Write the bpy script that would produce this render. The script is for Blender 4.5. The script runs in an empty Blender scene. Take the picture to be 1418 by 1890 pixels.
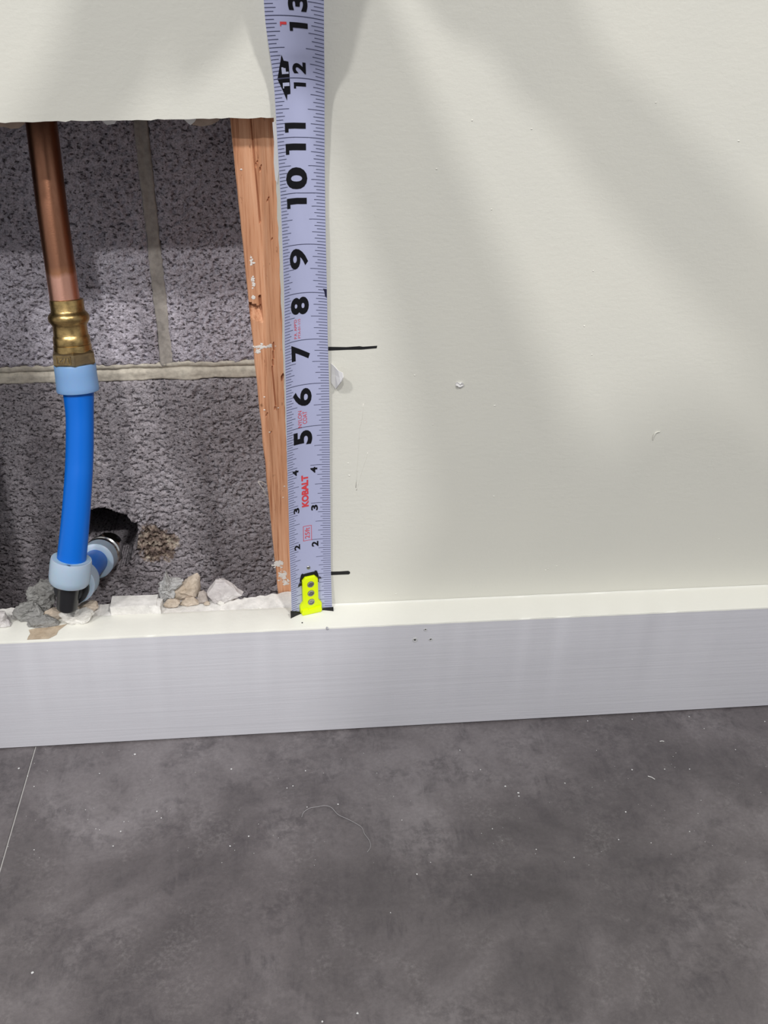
import bpy, bmesh, math, random
from mathutils import Vector, Matrix, noise
random.seed(7)
S = bpy.context.scene
COL = S.collection
IN = 0.0254                      # the model is laid out in inches; 1 unit = 1 m
H0 = 3.347                       # top of the baseboard above the floor (inches)
BD = 0.896                       # baseboard thickness

# ------------------------------------------------------------------ camera
F, PITCH, YAW, ROLL = 1807.155, 0.5353, 0.1083, 0.0200
CX, CY, CZ = -0.8965, -19.7586, 14.430
_fw = Vector((math.sin(YAW) * math.cos(PITCH), math.cos(YAW) * math.cos(PITCH), -math.sin(PITCH)))
_r0 = _fw.cross(Vector((0, 0, 1))).normalized()
_u0 = _r0.cross(_fw)
_r = _r0 * math.cos(ROLL) + _u0 * math.sin(ROLL)
_u = _u0 * math.cos(ROLL) - _r0 * math.sin(ROLL)
_c = Vector((CX, CY, CZ))
cd = bpy.data.cameras.new('camera')
cam = bpy.data.objects.new('camera', cd)
COL.objects.link(cam)
m = Matrix((_r, _u, -_fw)).transposed().to_4x4()
m.translation = Vector((CX, CY, CZ + H0)) * IN
cam.matrix_world = m
cd.sensor_fit = 'AUTO'
cd.sensor_width = 36
cd.lens = F * 36 / 1890
cd.clip_start = 0.02
cd.clip_end = 50
S.camera = cam

# ------------------------------------------------------------------ world, lights, exposure
wd = bpy.data.worlds.new('room_air')
S.world = wd
wd.use_nodes = True
wd.node_tree.nodes['Background'].inputs[0].default_value = (0.94, 0.97, 1.0, 1)
wd.node_tree.nodes['Background'].inputs[1].default_value = 0.305
S.view_settings.view_transform = 'Standard'
S.view_settings.look = 'None'
S.view_settings.exposure = 0.82
S.view_settings.gamma = 1.0
S.view_settings.use_curve_mapping = False
CEIL = 100.0
LAMPS = [(-52, -75, 30, 0.12), (36, -75, 32, 0.12), (-6, -100, 29.5, 0.07)]   # x, y (inches), watts, radius (m)
for lx, ly, lw, lr in LAMPS:
    ld = bpy.data.lights.new('downlight', 'AREA')
    ld.shape = 'DISK'
    ld.size = lr * 2
    ld.energy = lw
    ld.color = (1.0, 0.985, 0.97)
    lo = bpy.data.objects.new('downlight', ld)
    COL.objects.link(lo)
    lo.location = Vector((lx, ly, CEIL + H0 - 0.6)) * IN


# ------------------------------------------------------------------ helpers
def P(x, y, z):
    return Vector((x, y, z + H0)) * IN


def at(px, py, axis, val):
    """inches: where the sight line through a photo pixel meets the plane axis = val"""
    d = _fw + _r * ((px - 709) / F) + _u * ((945 - py) / F)
    t = (val - _c[axis]) / d[axis]
    return _c + d * t


def depth(p):
    return (p - _c).dot(_fw)


def link(o, parent=None):
    COL.objects.link(o)
    if parent is not None:
        o.parent = parent
        o.matrix_parent_inverse = parent.matrix_basis.inverted()
    return o


def mesh_obj(name, bm, mat, parent=None, smooth=False, angle=None):
    me = bpy.data.meshes.new(name)
    bmesh.ops.recalc_face_normals(bm, faces=bm.faces) if bm.faces and len(bm.faces) < 400000 and not bm.faces.layers.int.get('keep') else None
    bm.to_mesh(me)
    bm.free()
    for mm in (mat if isinstance(mat, (list, tuple)) else [mat]):
        me.materials.append(mm)
    if smooth:
        me.shade_smooth()
        if angle:
            me.set_sharp_from_angle(angle=math.radians(angle))
    o = bpy.data.objects.new(name, me)
    return link(o, parent)


def thing(name, label, cat, loc, group=None):
    o = bpy.data.objects.new(name, None)
    o.empty_display_size = 0.02
    o.location = P(*loc)
    COL.objects.link(o)
    return tag(o, label, cat, group)


def tag(o, label, cat, group=None):
    o['label'] = label
    o['category'] = cat
    if group:
        o['group'] = group
    return o


def structure(o):
    o['kind'] = 'structure'
    return o


def box(bm, a, b, bevel=0.0, mi=0):
    g = bmesh.ops.create_cube(bm, size=1.0)
    vs = g['verts']
    A, B = P(*a), P(*b)
    for v in vs:
        v.co = Vector((A[i] + (B[i] - A[i]) * (v.co[i] + 0.5) for i in range(3)))
    fs = set(f for v in vs for f in v.link_faces)
    for f in fs:
        f.material_index = mi
    if bevel:
        es = list(set(e for v in vs for e in v.link_edges))
        bmesh.ops.bevel(bm, geom=es, offset=bevel * IN, segments=2, affect='EDGES', profile=0.6)
    return vs


def catmull(pts, t):
    """pts: list of (key, tuple) sorted; smooth interpolation at key t"""
    n = len(pts)
    i = 0
    while i < n - 2 and t > pts[i + 1][0]:
        i += 1
    k0, k1 = pts[i][0], pts[i + 1][0]
    s = (t - k0) / (k1 - k0)
    a, b = pts[i][1], pts[i + 1][1]
    ma = [(b[j] - pts[i - 1][1][j]) / (k1 - pts[i - 1][0]) for j in range(len(a))] if i > 0 else [(b[j] - a[j]) / (k1 - k0) for j in range(len(a))]
    mb = [(pts[i + 2][1][j] - a[j]) / (pts[i + 2][0] - k0) for j in range(len(a))] if i < n - 2 else [(b[j] - a[j]) / (k1 - k0) for j in range(len(a))]
    h = k1 - k0
    return tuple((2 * s**3 - 3 * s**2 + 1) * a[j] + (s**3 - 2 * s**2 + s) * h * ma[j]
                 + (-2 * s**3 + 3 * s**2) * b[j] + (s**3 - s**2) * h * mb[j] for j in range(len(a)))


def tube(bm, pts, rad, seg=28, cap=True, mi=0, twist=0.0):
    """pts in inches (Vector), rad inches; parallel-transport sweep"""
    n = len(pts)
    tang = []
    for i in range(n):
        a = pts[max(0, i - 1)]
        b = pts[min(n - 1, i + 1)]
        tang.append((b - a).normalized())
    ref = Vector((0, -1, 0)) if abs(tang[0].y) < 0.8 else Vector((0, 0, 1))
    nrm = (ref - tang[0] * ref.dot(tang[0])).normalized()
    rings = []
    for i in range(n):
        nrm = (nrm - tang[i] * nrm.dot(tang[i])).normalized()
        bi = tang[i].cross(nrm)
        ring = []
        for k in range(seg):
            a = 2 * math.pi * k / seg + twist
            q = pts[i] + (nrm * math.cos(a) + bi * math.sin(a)) * rad[i]
            ring.append(bm.verts.new(P(*q)))
        rings.append(ring)
    for i in range(n - 1):
        for k in range(seg):
            f = bm.faces.new((rings[i][k], rings[i][(k + 1) % seg], rings[i + 1][(k + 1) % seg], rings[i + 1][k]))
            f.material_index = mi
    if cap:
        bm.faces.new(list(reversed(rings[0]))).material_index = mi
        bm.faces.new(rings[-1]).material_index = mi
    return rings


def dense(keys, n):
    """keys: [(px,py,Y,width_px)] -> smooth list of points and radii"""
    k = []
    for i, (px, py, Y, w) in enumerate(keys):
        p = at(px, py, 1, Y)
        k.append((i, (p.x, p.y, p.z, w * depth(p) / F / 2)))
    out = [catmull(k, i * (len(k) - 1) / (n - 1)) for i in range(n)]
    return [Vector(o[:3]) for o in out], [o[3] for o in out]


def text_mesh(txt, bold=0.0, shear=0.0):
    cu = bpy.data.curves.new('lettering', 'FONT')
    cu.body = txt
    cu.size = 1.0
    cu.offset = bold
    cu.shear = shear
    cu.resolution_u = 4
    ob = bpy.data.objects.new('lettering', cu)
    me = bpy.data.meshes.new_from_object(ob)
    bpy.data.objects.remove(ob)
    bm = bmesh.new()
    bm.from_mesh(me)
    bpy.data.meshes.remove(me)
    return bm


# ------------------------------------------------------------------ materials
def mat(name, color, rough=0.5, metal=0.0, spec=0.5, **kw):
    M = bpy.data.materials.new(name)
    M.use_nodes = True
    b = M.node_tree.nodes['Principled BSDF']
    b.inputs['Base Color'].default_value = (*color, 1)
    b.inputs['Roughness'].default_value = rough
    b.inputs['Metallic'].default_value = metal
    b.inputs['Specular IOR Level'].default_value = spec
    for k, v in kw.items():
        b.inputs[k.replace('_', ' ')].default_value = v
    return M


class N:
    """little node helper"""
    def __init__(self, M):
        self.nt = M.node_tree
        self.b = self.nt.nodes['Principled BSDF']
        self.tc = self.nt.nodes.new('ShaderNodeTexCoord')

    def coord(self, scale=(1, 1, 1), rot=(0, 0, 0), src='Object', loc=(0, 0, 0)):
        mp = self.nt.nodes.new('ShaderNodeMapping')
        mp.inputs['Location'].default_value = loc
        mp.inputs['Scale'].default_value = scale
        mp.inputs['Rotation'].default_value = rot
        self.nt.links.new(self.tc.outputs[src], mp.inputs['Vector'])
        return mp.outputs[0]

    def noise(self, vec, scale, detail=4, rough=0.55, dist=0.0):
        n = self.nt.nodes.new('ShaderNodeTexNoise')
        n.inputs['Scale'].default_value = scale
        n.inputs['Detail'].default_value = detail
        n.inputs['Roughness'].default_value = rough
        n.inputs['Distortion'].default_value = dist
        self.nt.links.new(vec, n.inputs['Vector'])
        return n.outputs['Fac']

    def voronoi(self, vec, scale, feature='F1'):
        n = self.nt.nodes.new('ShaderNodeTexVoronoi')
        n.feature = feature
        n.inputs['Scale'].default_value = scale
        self.nt.links.new(vec, n.inputs['Vector'])
        return n.outputs['Distance']

    def ramp(self, fac, stops, interp='LINEAR'):
        r = self.nt.nodes.new('ShaderNodeValToRGB')
        r.color_ramp.interpolation = interp
        el = r.color_ramp.elements
        while len(el) < len(stops):
            el.new(0.5)
        for e, (p, c) in zip(el, stops):
            e.position = p
            e.color = (*c, 1) if len(c) == 3 else c
        self.nt.links.new(fac, r.inputs[0])
        return r.outputs[0]

    def mix(self, fac, a, b, mode='MIX'):
        n = self.nt.nodes.new('ShaderNodeMix')
        n.data_type = 'RGBA'
        n.blend_type = mode
        for s, v in ((n.inputs[0], fac), (n.inputs[6], a), (n.inputs[7], b)):
            if isinstance(v, (int, float)):
                s.default_value = v
            elif isinstance(v, tuple):
                s.default_value = (*v, 1)
            else:
                self.nt.links.new(v, s)
        return n.outputs[2]

    def math(self, op, a, b):
        n = self.nt.nodes.new('ShaderNodeMath')
        n.operation = op
        for s, v in ((n.inputs[0], a), (n.inputs[1], b)):
            if isinstance(v, (int, float)):
                s.default_value = v
            else:
                self.nt.links.new(v, s)
        return n.outputs[0]

    def bump(self, h, dist, strength=1.0, prev=None):
        n = self.nt.nodes.new('ShaderNodeBump')
        n.inputs['Distance'].default_value = dist
        n.inputs['Strength'].default_value = strength
        self.nt.links.new(h, n.inputs['Height'])
        if prev is not None:
            self.nt.links.new(prev, n.inputs['Normal'])
        return n.outputs[0]

    def to(self, out, name):
        self.nt.links.new(out, self.b.inputs[name])


def wall_paint():
    M = mat('cream_wall_paint', (0.66, 0.65, 0.585), 0.42, spec=0.35)
    n = N(M)
    big = n.noise(n.coord(), 9, 3)
    n.to(n.ramp(big, [(0.3, (0.645, 0.637, 0.578)), (0.7, (0.675, 0.663, 0.596))]), 'Base Color')
    peel = n.noise(n.coord(), 420, 4, 0.55, 0.4)
    roll = n.noise(n.coord((1, 1, 3)), 110, 3, 0.6, 0.3)
    b1 = n.bump(peel, 0.00025, 0.4)
    n.to(n.bump(roll, 0.0004, 0.22, b1), 'Normal')
    return M


def base_cream():
    M = mat('cream_trim_paint', (0.72, 0.712, 0.655), 0.35, spec=0.4)
    n = N(M)
    f = n.noise(n.coord((1, 1, 1)), 160, 4)
    n.to(n.bump(f, 0.0006, 0.4), 'Normal')
    return M


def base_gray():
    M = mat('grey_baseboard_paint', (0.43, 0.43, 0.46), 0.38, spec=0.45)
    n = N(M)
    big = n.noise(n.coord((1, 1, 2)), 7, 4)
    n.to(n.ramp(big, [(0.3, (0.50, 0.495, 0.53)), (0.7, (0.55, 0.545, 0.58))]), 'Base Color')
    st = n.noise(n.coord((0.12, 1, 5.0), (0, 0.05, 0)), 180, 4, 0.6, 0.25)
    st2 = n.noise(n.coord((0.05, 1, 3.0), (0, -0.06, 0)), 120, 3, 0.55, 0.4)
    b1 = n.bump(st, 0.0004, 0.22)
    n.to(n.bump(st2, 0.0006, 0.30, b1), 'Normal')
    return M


def block_mat(tint=(1, 1, 1), stain=None):
    M = mat('concrete_block', (0.2, 0.185, 0.19), 0.95, spec=0.15)
    n = N(M)
    c = n.coord()
    big = n.noise(c, 22, 5, 0.6)
    fine = n.noise(c, 900, 4, 0.65)
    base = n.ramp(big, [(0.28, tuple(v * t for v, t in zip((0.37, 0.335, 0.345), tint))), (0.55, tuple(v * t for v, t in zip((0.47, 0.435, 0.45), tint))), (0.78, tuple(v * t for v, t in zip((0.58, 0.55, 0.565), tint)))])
    grain = n.ramp(fine, [(0.33, (0.38, 0.36, 0.36)), (0.52, (1, 1, 1)), (0.72, (1.35, 1.33, 1.33))])
    colr = n.mix(0.75, base, grain, 'MULTIPLY')
    pit = n.noise(n.coord((1, 1, 1.5)), 430, 3, 0.55)
    pm = n.ramp(pit, [(0.32, (0.22, 0.2, 0.2)), (0.42, (1, 1, 1))])
    out = n.mix(1.0, colr, pm, 'MULTIPLY')
    if stain:
        vd = n.nt.nodes.new('ShaderNodeVectorMath')
        vd.operation = 'DISTANCE'
        n.nt.links.new(n.tc.outputs['Object'], vd.inputs[0])
        vd.inputs[1].default_value = P(*stain[:3])
        rag = n.math('ADD', n.math('DIVIDE', vd.outputs['Value'], stain[3] * IN), n.math('MULTIPLY', n.noise(c, 120, 4, 0.6), 0.9))
        out = n.mix(n.ramp(rag, [(0.9, (0.85, 0.85, 0.85)), (1.45, (0, 0, 0))]), out, n.ramp(n.noise(c, 200, 4, 0.65), [(0.35, (0.06, 0.035, 0.025)), (0.5, (0.20, 0.14, 0.105)), (0.66, (0.50, 0.43, 0.34))]))
    n.to(out, 'Base Color')
    h = n.math('ADD', fine, n.math('MULTIPLY', n.ramp(pit, [(0.30, (0, 0, 0)), (0.45, (1, 1, 1))]), 1.6))
    n.to(n.bump(h, 0.0011, 0.85), 'Normal')
    return M


def mortar_mat():
    M = mat('mortar', (0.33, 0.30, 0.25), 0.9, spec=0.15)
    n = N(M)
    c = n.coord()
    f = n.noise(c, 300, 5, 0.6)
    b = n.noise(c, 40, 3)
    n.to(n.mix(0.6, n.ramp(b, [(0.3, (0.50, 0.455, 0.385)), (0.7, (0.60, 0.56, 0.475))]), n.ramp(f, [(0.3, (0.6, 0.6, 0.6)), (0.6, (1.1, 1.1, 1.1))]), 'MULTIPLY'), 'Base Color')
    n.to(n.bump(n.noise(n.coord((0.35, 1, 1)), 260, 4), 0.0008, 0.6), 'Normal')
    return M


def wood_mat():
    M = mat('douglas_fir', (0.5, 0.25, 0.14), 0.65, spec=0.25)
    n = N(M)
    c = n.coord((1, 1, 0.035), (0, -0.045, 0))
    g = n.noise(c, 820, 4, 0.6, 0.1)
    g2 = n.noise(n.coord((1, 1, 0.09), (0, -0.045, 0)), 110, 3, 0.5, 0.5)
    sp = n.noise(n.coord((1, 1, 0.4)), 260, 3, 0.6)
    col = n.ramp(g, [(0.32, (0.36, 0.15, 0.075)), (0.47, (0.59, 0.295, 0.165)), (0.7, (0.68, 0.38, 0.235))])
    col = n.mix(0.55, col, n.ramp(g2, [(0.3, (0.70, 0.64, 0.60)), (0.6, (1.05, 1.05, 1.05))]), 'MULTIPLY')
    col = n.mix(1.0, col, n.ramp(sp, [(0.27, (0.45, 0.4, 0.36)), (0.34, (1, 1, 1))]), 'MULTIPLY')
    n.to(col, 'Base Color')
    n.to(n.bump(g, 0.0004, 0.7), 'Normal')
    return M


BLOTCH_SHADE = (-2.27466, -1.00383, 0.0)  # offset of the stone clouds, chosen so dark ones also paint in floor shadow


def tile_mat():
    M = mat('stone_look_floor_tile', (0.13, 0.12, 0.122), 0.42, spec=0.45)
    n = N(M)
    c = n.coord()
    big = n.noise(n.coord(loc=BLOTCH_SHADE), 9, 6, 0.6, 0.5)
    mid = n.noise(c, 34, 8, 0.68, 0.6)
    fine = n.noise(c, 420, 5, 0.7)
    scr = n.noise(n.coord((1, 0.25, 1), (0, 0, 0.3)), 160, 6, 0.72, 0.8)
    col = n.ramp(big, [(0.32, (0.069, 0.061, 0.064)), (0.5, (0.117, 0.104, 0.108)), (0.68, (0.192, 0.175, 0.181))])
    dark = n.math('MULTIPLY', n.ramp(mid, [(0.34, (1, 1, 1)), (0.5, (0, 0, 0))]), n.ramp(scr, [(0.42, (1, 1, 1)), (0.56, (0.1, 0.1, 0.1))]))
    col = n.mix(n.math('MULTIPLY', dark, 0.75), col, (0.062, 0.055, 0.06))
    lite = n.math('MULTIPLY', n.ramp(mid, [(0.52, (0, 0, 0)), (0.72, (1, 1, 1))]), n.ramp(fine, [(0.45, (0, 0, 0)), (0.62, (1, 1, 1))]))
    col = n.mix(n.math('MULTIPLY', lite, 0.4), col, (0.24, 0.225, 0.225))
    mot = n.noise(c, 150, 9, 0.74, 0.3)
    pat = n.noise(n.coord((1, 1.6, 1)), 15, 4, 0.6, 0.4)
    mk = n.math('MULTIPLY', n.ramp(mot, [(0.42, (1, 1, 1)), (0.56, (0, 0, 0))]), n.ramp(pat, [(0.46, (0, 0, 0)), (0.62, (1, 1, 1))]))
    col = n.mix(n.math('MULTIPLY', mk, 0.55), col, (0.055, 0.048, 0.053))
    col = n.mix(0.5, col, n.ramp(fine, [(0.3, (0.72, 0.72, 0.72)), (0.7, (1.2, 1.2, 1.2))]), 'MULTIPLY')
    n.to(col, 'Base Color')
    n.to(n.ramp(mid, [(0.3, (0.5, 0.5, 0.5)), (0.7, (0.36, 0.36, 0.36))]), 'Roughness')
    n.to(n.bump(n.math('ADD', fine, mid), 0.0004, 0.45), 'Normal')
    return M


def copper_mat():
    M = mat('copper', (0.72, 0.36, 0.24), 0.3, 1.0)
    n = N(M)
    c = n.coord()
    f = n.noise(n.coord((1, 1, 0.2)), 90, 5, 0.6, 0.8)
    sep = n.nt.nodes.new('ShaderNodeSeparateXYZ')
    n.nt.links.new(n.tc.outputs['Object'], sep.inputs[0])
    # tarnish begins where the cleaned end of the pipe stops
    z0 = (8.05 + H0) * IN
    t = n.math('ADD', n.math('MULTIPLY', n.math('SUBTRACT', sep.outputs[2], z0), 110), n.math('MULTIPLY', f, 0.9))
    tr = n.ramp(t, [(0.35, (0.80, 0.43, 0.33)), (0.62, (0.50, 0.235, 0.13)), (1.0, (0.36, 0.17, 0.105))])
    n.to(n.mix(0.7, tr, n.ramp(f, [(0.35, (0.72, 0.7, 0.66)), (0.6, (1.08, 1.08, 1.08))]), 'MULTIPLY'), 'Base Color')
    n.to(n.ramp(f, [(0.3, (0.42, 0.42, 0.42)), (0.7, (0.27, 0.27, 0.27))]), 'Roughness')
    n.to(n.bump(n.noise(n.coord((1, 1, 3)), 700, 3), 0.0001, 0.4), 'Normal')
    return M


def brass_mat(c1, c2, rough):
    M = mat('brass', c1, rough, 1.0)
    n = N(M)
    f = n.noise(n.coord((1, 1, 1.6)), 200, 5, 0.6, 0.4)
    n.to(n.ramp(f, [(0.35, c2), (0.6, c1)]), 'Base Color')
    n.to(n.bump(n.noise(n.coord(), 1400, 3), 0.0001, 0.5), 'Normal')
    return M


def lump_mat(name, c1, c2, rough=0.95, scale=220, d=0.0012):
    M = mat(name, c1, rough, spec=0.15)
    n = N(M)
    f = n.noise(n.coord(), scale, 5, 0.65)
    b = n.noise(n.coord(), 70, 4, 0.6)
    n.to(n.mix(0.5, n.ramp(b, [(0.35, c1), (0.62, c2)]), n.ramp(f, [(0.3, (0.6, 0.6, 0.6)), (0.65, (1.12, 1.12, 1.12))]), 'MULTIPLY'), 'Base Color')
    n.to(n.bump(f, d, 0.7), 'Normal')
    return M


PAINT = wall_paint()
CREAM = base_cream()
GRAY = base_gray()
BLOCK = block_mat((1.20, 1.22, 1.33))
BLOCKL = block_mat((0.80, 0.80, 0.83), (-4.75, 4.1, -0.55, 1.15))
MORTAR = mortar_mat()
MORTARG = mortar_mat()
for _n in MORTARG.node_tree.nodes:
    if _n.type == 'VALTORGB' and _n.color_ramp.elements[0].color[2] < 0.45:
        _n.color_ramp.elements[0].color = (0.34, 0.315, 0.29, 1)
        _n.color_ramp.elements[1].color = (0.46, 0.425, 0.39, 1)
WOOD = wood_mat()
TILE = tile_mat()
GROUT = mat('pale_seam_dust', (0.42, 0.41, 0.40), 0.9)
COPPER = copper_mat()
BRASS = brass_mat((0.55, 0.38, 0.16), (0.30, 0.205, 0.09), 0.33)
BRASSD = brass_mat((0.33, 0.25, 0.14), (0.24, 0.18, 0.11), 0.42)
NICKEL = mat('nickel_plate', (0.62, 0.62, 0.62), 0.16, 1.0)
PEX = mat('blue_pex', (0.0015, 0.125, 0.56), 0.36, spec=0.3)
RING = mat('translucent_white_ring', (0.20, 0.36, 0.62), 0.4, spec=0.45, Subsurface_Weight=0.5, Subsurface_Scale=0.004)
RINGW = mat('milky_white_ring', (0.37, 0.47, 0.58), 0.4, spec=0.45, Subsurface_Weight=0.5, Subsurface_Scale=0.004)
BLACK = mat('black_plastic', (0.012, 0.012, 0.014), 0.3, spec=0.5)
GYPSUM = lump_mat('white_gypsum', (0.68, 0.66, 0.63), (0.78, 0.76, 0.73), scale=160, d=0.0008)
PAPER = lump_mat('brown_torn_paper', (0.34, 0.25, 0.20), (0.42, 0.33, 0.27), scale=160, d=0.0005)
PAPERW = mat('white_torn_paper', (0.72, 0.71, 0.70), 0.8)
MARKER = mat('black_marker', (0.008, 0.008, 0.009), 0.55)
BLADE = mat('nylon_coated_blade', (0.40, 0.42, 0.60), 0.34, spec=0.5)
TICK = mat('slate_print', (0.045, 0.05, 0.10), 0.5)
INK = mat('black_print', (0.006, 0.006, 0.008), 0.5, spec=0.2)
RED = mat('red_print', (0.62, 0.05, 0.06), 0.5)
LIME = mat('lime_plastic', (0.66, 0.80, 0.0), 0.36, spec=0.5)
STEEL = mat('steel', (0.42, 0.42, 0.40), 0.3, 1.0)
DARKM = mat('blackened_steel', (0.012, 0.012, 0.012), 0.35, 0.3)


# ------------------------------------------------------------------ setting: floor and ceiling
fl = bmesh.new()
box(fl, (-60, -110, -H0 - 0.6), (60, 11, -H0 - 0.03))
floor = structure(mesh_obj('floor', fl, GROUT))
TW = 24.0
SEAM_A = at(65, 1385, 2, -H0)
SEAM_B = at(0, 1520, 2, -H0)
sx = SEAM_A.x
g = 0.015
tbm = bmesh.new()
box(tbm, (0 + g, -TW + g, -H0 - 0.15), (TW - g, -g, -H0), 0.018)
tme = None
srot = math.atan2(SEAM_B.x - SEAM_A.x, SEAM_A.y - SEAM_B.y)
k = 0
for i in range(-2, 3):
    for j in range(0, 4):
        if tme is None:
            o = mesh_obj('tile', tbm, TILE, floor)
            tme = o.data
        else:
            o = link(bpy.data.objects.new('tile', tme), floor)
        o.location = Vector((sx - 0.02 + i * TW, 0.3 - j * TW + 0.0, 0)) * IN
        k += 1
cb = bmesh.new()
box(cb, (-60, -110, CEIL), (60, 11, CEIL + 2))
structure(mesh_obj('ceiling', cb, mat('white_ceiling_paint', (0.75, 0.75, 0.73), 0.8)))

# ------------------------------------------------------------------ setting: drywall with the cut opening
def ragged(a, b, n, amp, seed):
    out = []
    for i in range(n):
        t = i / n
        q = Vector(a).lerp(Vector(b), t)
        out.append((q[0] + amp * noise.noise((q[0] * 9, q[1] * 9, seed)), q[1] + amp * noise.noise((q[0] * 9, q[1] * 9, seed + 5))))
    return out


HL, HR = -9.4, -0.965
hole = []
hole += ragged((HL, 11.215), (HR - 0.02, 11.375), 70, 0.022, 1.0)             # underside of the header
hole += ragged((HR - 0.02, 11.375), (HR - 0.01, -0.02), 60, 0.03, 2.0)          # beside the stud
hole += ragged((HR - 0.01, -0.02), (HL + 0.98, -0.03), 80, 0.05, 3.0)                  # broken along the baseboard
hole += ragged((HL + 0.98, -0.03), (HL + 0.98, 6.9), 30, 0.03, 4.0) + ragged((HL + 0.98, 6.9), (HL, 7.2), 6, 0.03, 4.0) + ragged((HL, 7.2), (HL, 11.215), 20, 0.03, 4.0)
bm = bmesh.new()
outer = [(-60, -H0), (60, -H0), (60, CEIL), (-60, CEIL)]
vo = [bm.verts.new(P(x, 0, z)) for x, z in outer]
vh = [bm.verts.new(P(x, 0, z)) for x, z in hole]
es = [bm.edges.new((vo[i], vo[(i + 1) % 4])) for i in range(4)] + [bm.edges.new((vh[i], vh[(i + 1) % len(vh)])) for i in range(len(vh))]
bmesh.ops.triangle_fill(bm, edges=es, use_beauty=True)
r = bmesh.ops.extrude_face_region(bm, geom=list(bm.faces))
for v in [e for e in r['geom'] if isinstance(e, bmesh.types.BMVert)]:
    v.co.y += 0.5 * IN
bm.normal_update()
bmesh.ops.recalc_face_normals(bm, faces=bm.faces)
for f in bm.faces:
    f.material_index = 0 if f.normal.y < -0.9 else 1
wall = structure(mesh_obj('wall_front', bm, [PAINT, GYPSUM]))

# ------------------------------------------------------------------ setting: block wall behind
BY = 4.0
bm = bmesh.new()
box(bm, (-60, 10.0, -H0), (60, 11.0, CEIL))
box(bm, (-60, 0.5, -H0), (-58, 10.0, CEIL))
box(bm, (58, 0.5, -H0), (60, 10.0, CEIL))
back = structure(mesh_obj('wall_back', bm, MORTAR))


def rough_face(x0, x1, z0, z1, seed, step=0.03, hole=None):
    """dense front of a porous block with its sides, in inches"""
    bm = bmesh.new()
    nx = int((x1 - x0) / step)
    nz = int((z1 - z0) / step)
    grid = []
    for j in range(nz + 1):
        row = []
        for i in range(nx + 1):
            x = x0 + (x1 - x0) * i / nx
            z = z0 + (z1 - z0) * j / nz
            p = Vector((x, z, seed))
            d = 0.030 * noise.noise(p * 1.3) + 0.026 * noise.noise(p * 5) + 0.020 * noise.noise(p * 11)
            n3 = noise.noise(Vector((x * 8, z * 11, seed + 3)))
            if n3 < -0.22:
                d += min(0.07, (-0.22 - n3) * 0.28)
            e = min(i, nx - i, j, nz - j) * step
            if e < 0.14:
                d += (0.14 - e) ** 2 * 3.2 * (1 + 0.9 * noise.noise(p * 6))
            if hole:
                hx, hz, hr = hole
                rr = math.hypot(x - hx - 1.0, (z - hz + 0.05))
                if rr < 1.25 and x > hx:                  # the eroded crumbly patch beside the pipe hole
                    d += (1.25 - rr) * 0.20 * (0.5 + 1.0 * noise.noise(p * 6)) + (1.25 - rr) * 0.24 * noise.noise(p * 13)
            jx = 0.035 * noise.noise((z * 5, seed, 0.3)) * (i in (0, nx))
            jz = 0.035 * noise.noise((x * 5, seed, 0.7)) * (j in (0, nz))
            row.append(bm.verts.new(P(x + jx, BY + d, z + jz)))
        grid.append(row)
    for j in range(nz):
        for i in range(nx):
            if hole:
                c = (grid[j][i].co + grid[j + 1][i + 1].co) / 2 / IN
                dx, dz = c.x - hole[0], c.z - H0 - hole[1]
                a = math.atan2(dz, dx)
                R = hole[2] * (1 + 0.10 * noise.noise((math.cos(a) * 1.6, math.sin(a) * 1.6, 3.1)) + 0.03 * noise.noise((math.cos(a) * 7, math.sin(a) * 7, 9)))
                if math.hypot(dx, dz) < R:
                    continue
            bm.faces.new((grid[j][i], grid[j][i + 1], grid[j + 1][i + 1], grid[j + 1][i]))
    bm.normal_update()
    be = [e for e in bm.edges if e.is_boundary]
    r = bmesh.ops.extrude_edge_only(bm, edges=be)
    for v in [e for e in r['geom'] if isinstance(e, bmesh.types.BMVert)]:
        v.co.y = (BY + (3.2 if hole and math.hypot(v.co.x / IN - hole[0], v.co.z / IN - H0 - hole[1]) < 1.6 else 1.25)) * IN
    bmesh.ops.delete(bm, geom=[v for v in bm.verts if not v.link_faces], context='VERTS')
    return bm


HOLE = (-6.22, -0.30, 1.0)
o = mesh_obj('concrete_block', rough_face(-11.0, -4.12, 4.84, 12.3, 1.7), BLOCK, back, True)
o = mesh_obj('concrete_block', rough_face(-3.83, 0.6, 4.88, 12.3, 5.2), BLOCK, back, True)
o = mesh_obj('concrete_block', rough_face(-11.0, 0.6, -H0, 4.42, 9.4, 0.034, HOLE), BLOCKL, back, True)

# mortar: a tooled horizontal bed and one upright joint
bm = bmesh.new()


def strip(bm, along, a0, a1, c, w, seed, prof):
    n = int((a1 - a0) / 0.035)
    mm = 14
    rows = []
    for i in range(n + 1):
        s = a0 + (a1 - a0) * i / n
        row = []
        for k in range(mm + 1):
            t = k / mm
            cc = c(s) + (t - 0.5) * (w * (1 + 0.22 * noise.noise((s * 1.3, seed, 2)) + 0.10 * noise.noise((s * 6, seed, t))))
            d = prof(t, s) + 0.018 * noise.noise((s * 2.2, t * 3, seed)) + 0.012 * noise.noise((s * 9, t * 8, seed))
            row.append(bm.verts.new(P(s, BY + d, cc) if along == 'x' else P(cc, BY + d, s)))
        rows.append(row)
    for i in range(n):
        for k in range(mm):
            bm.faces.new((rows[i][k], rows[i + 1][k], rows[i + 1][k + 1], rows[i][k + 1]))
    be = [e for e in bm.edges if e.is_boundary]
    r = bmesh.ops.extrude_edge_only(bm, edges=be)
    for v in [e for e in r['geom'] if isinstance(e, bmesh.types.BMVert)]:
        v.co.y = (BY + 1.0) * IN


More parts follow.
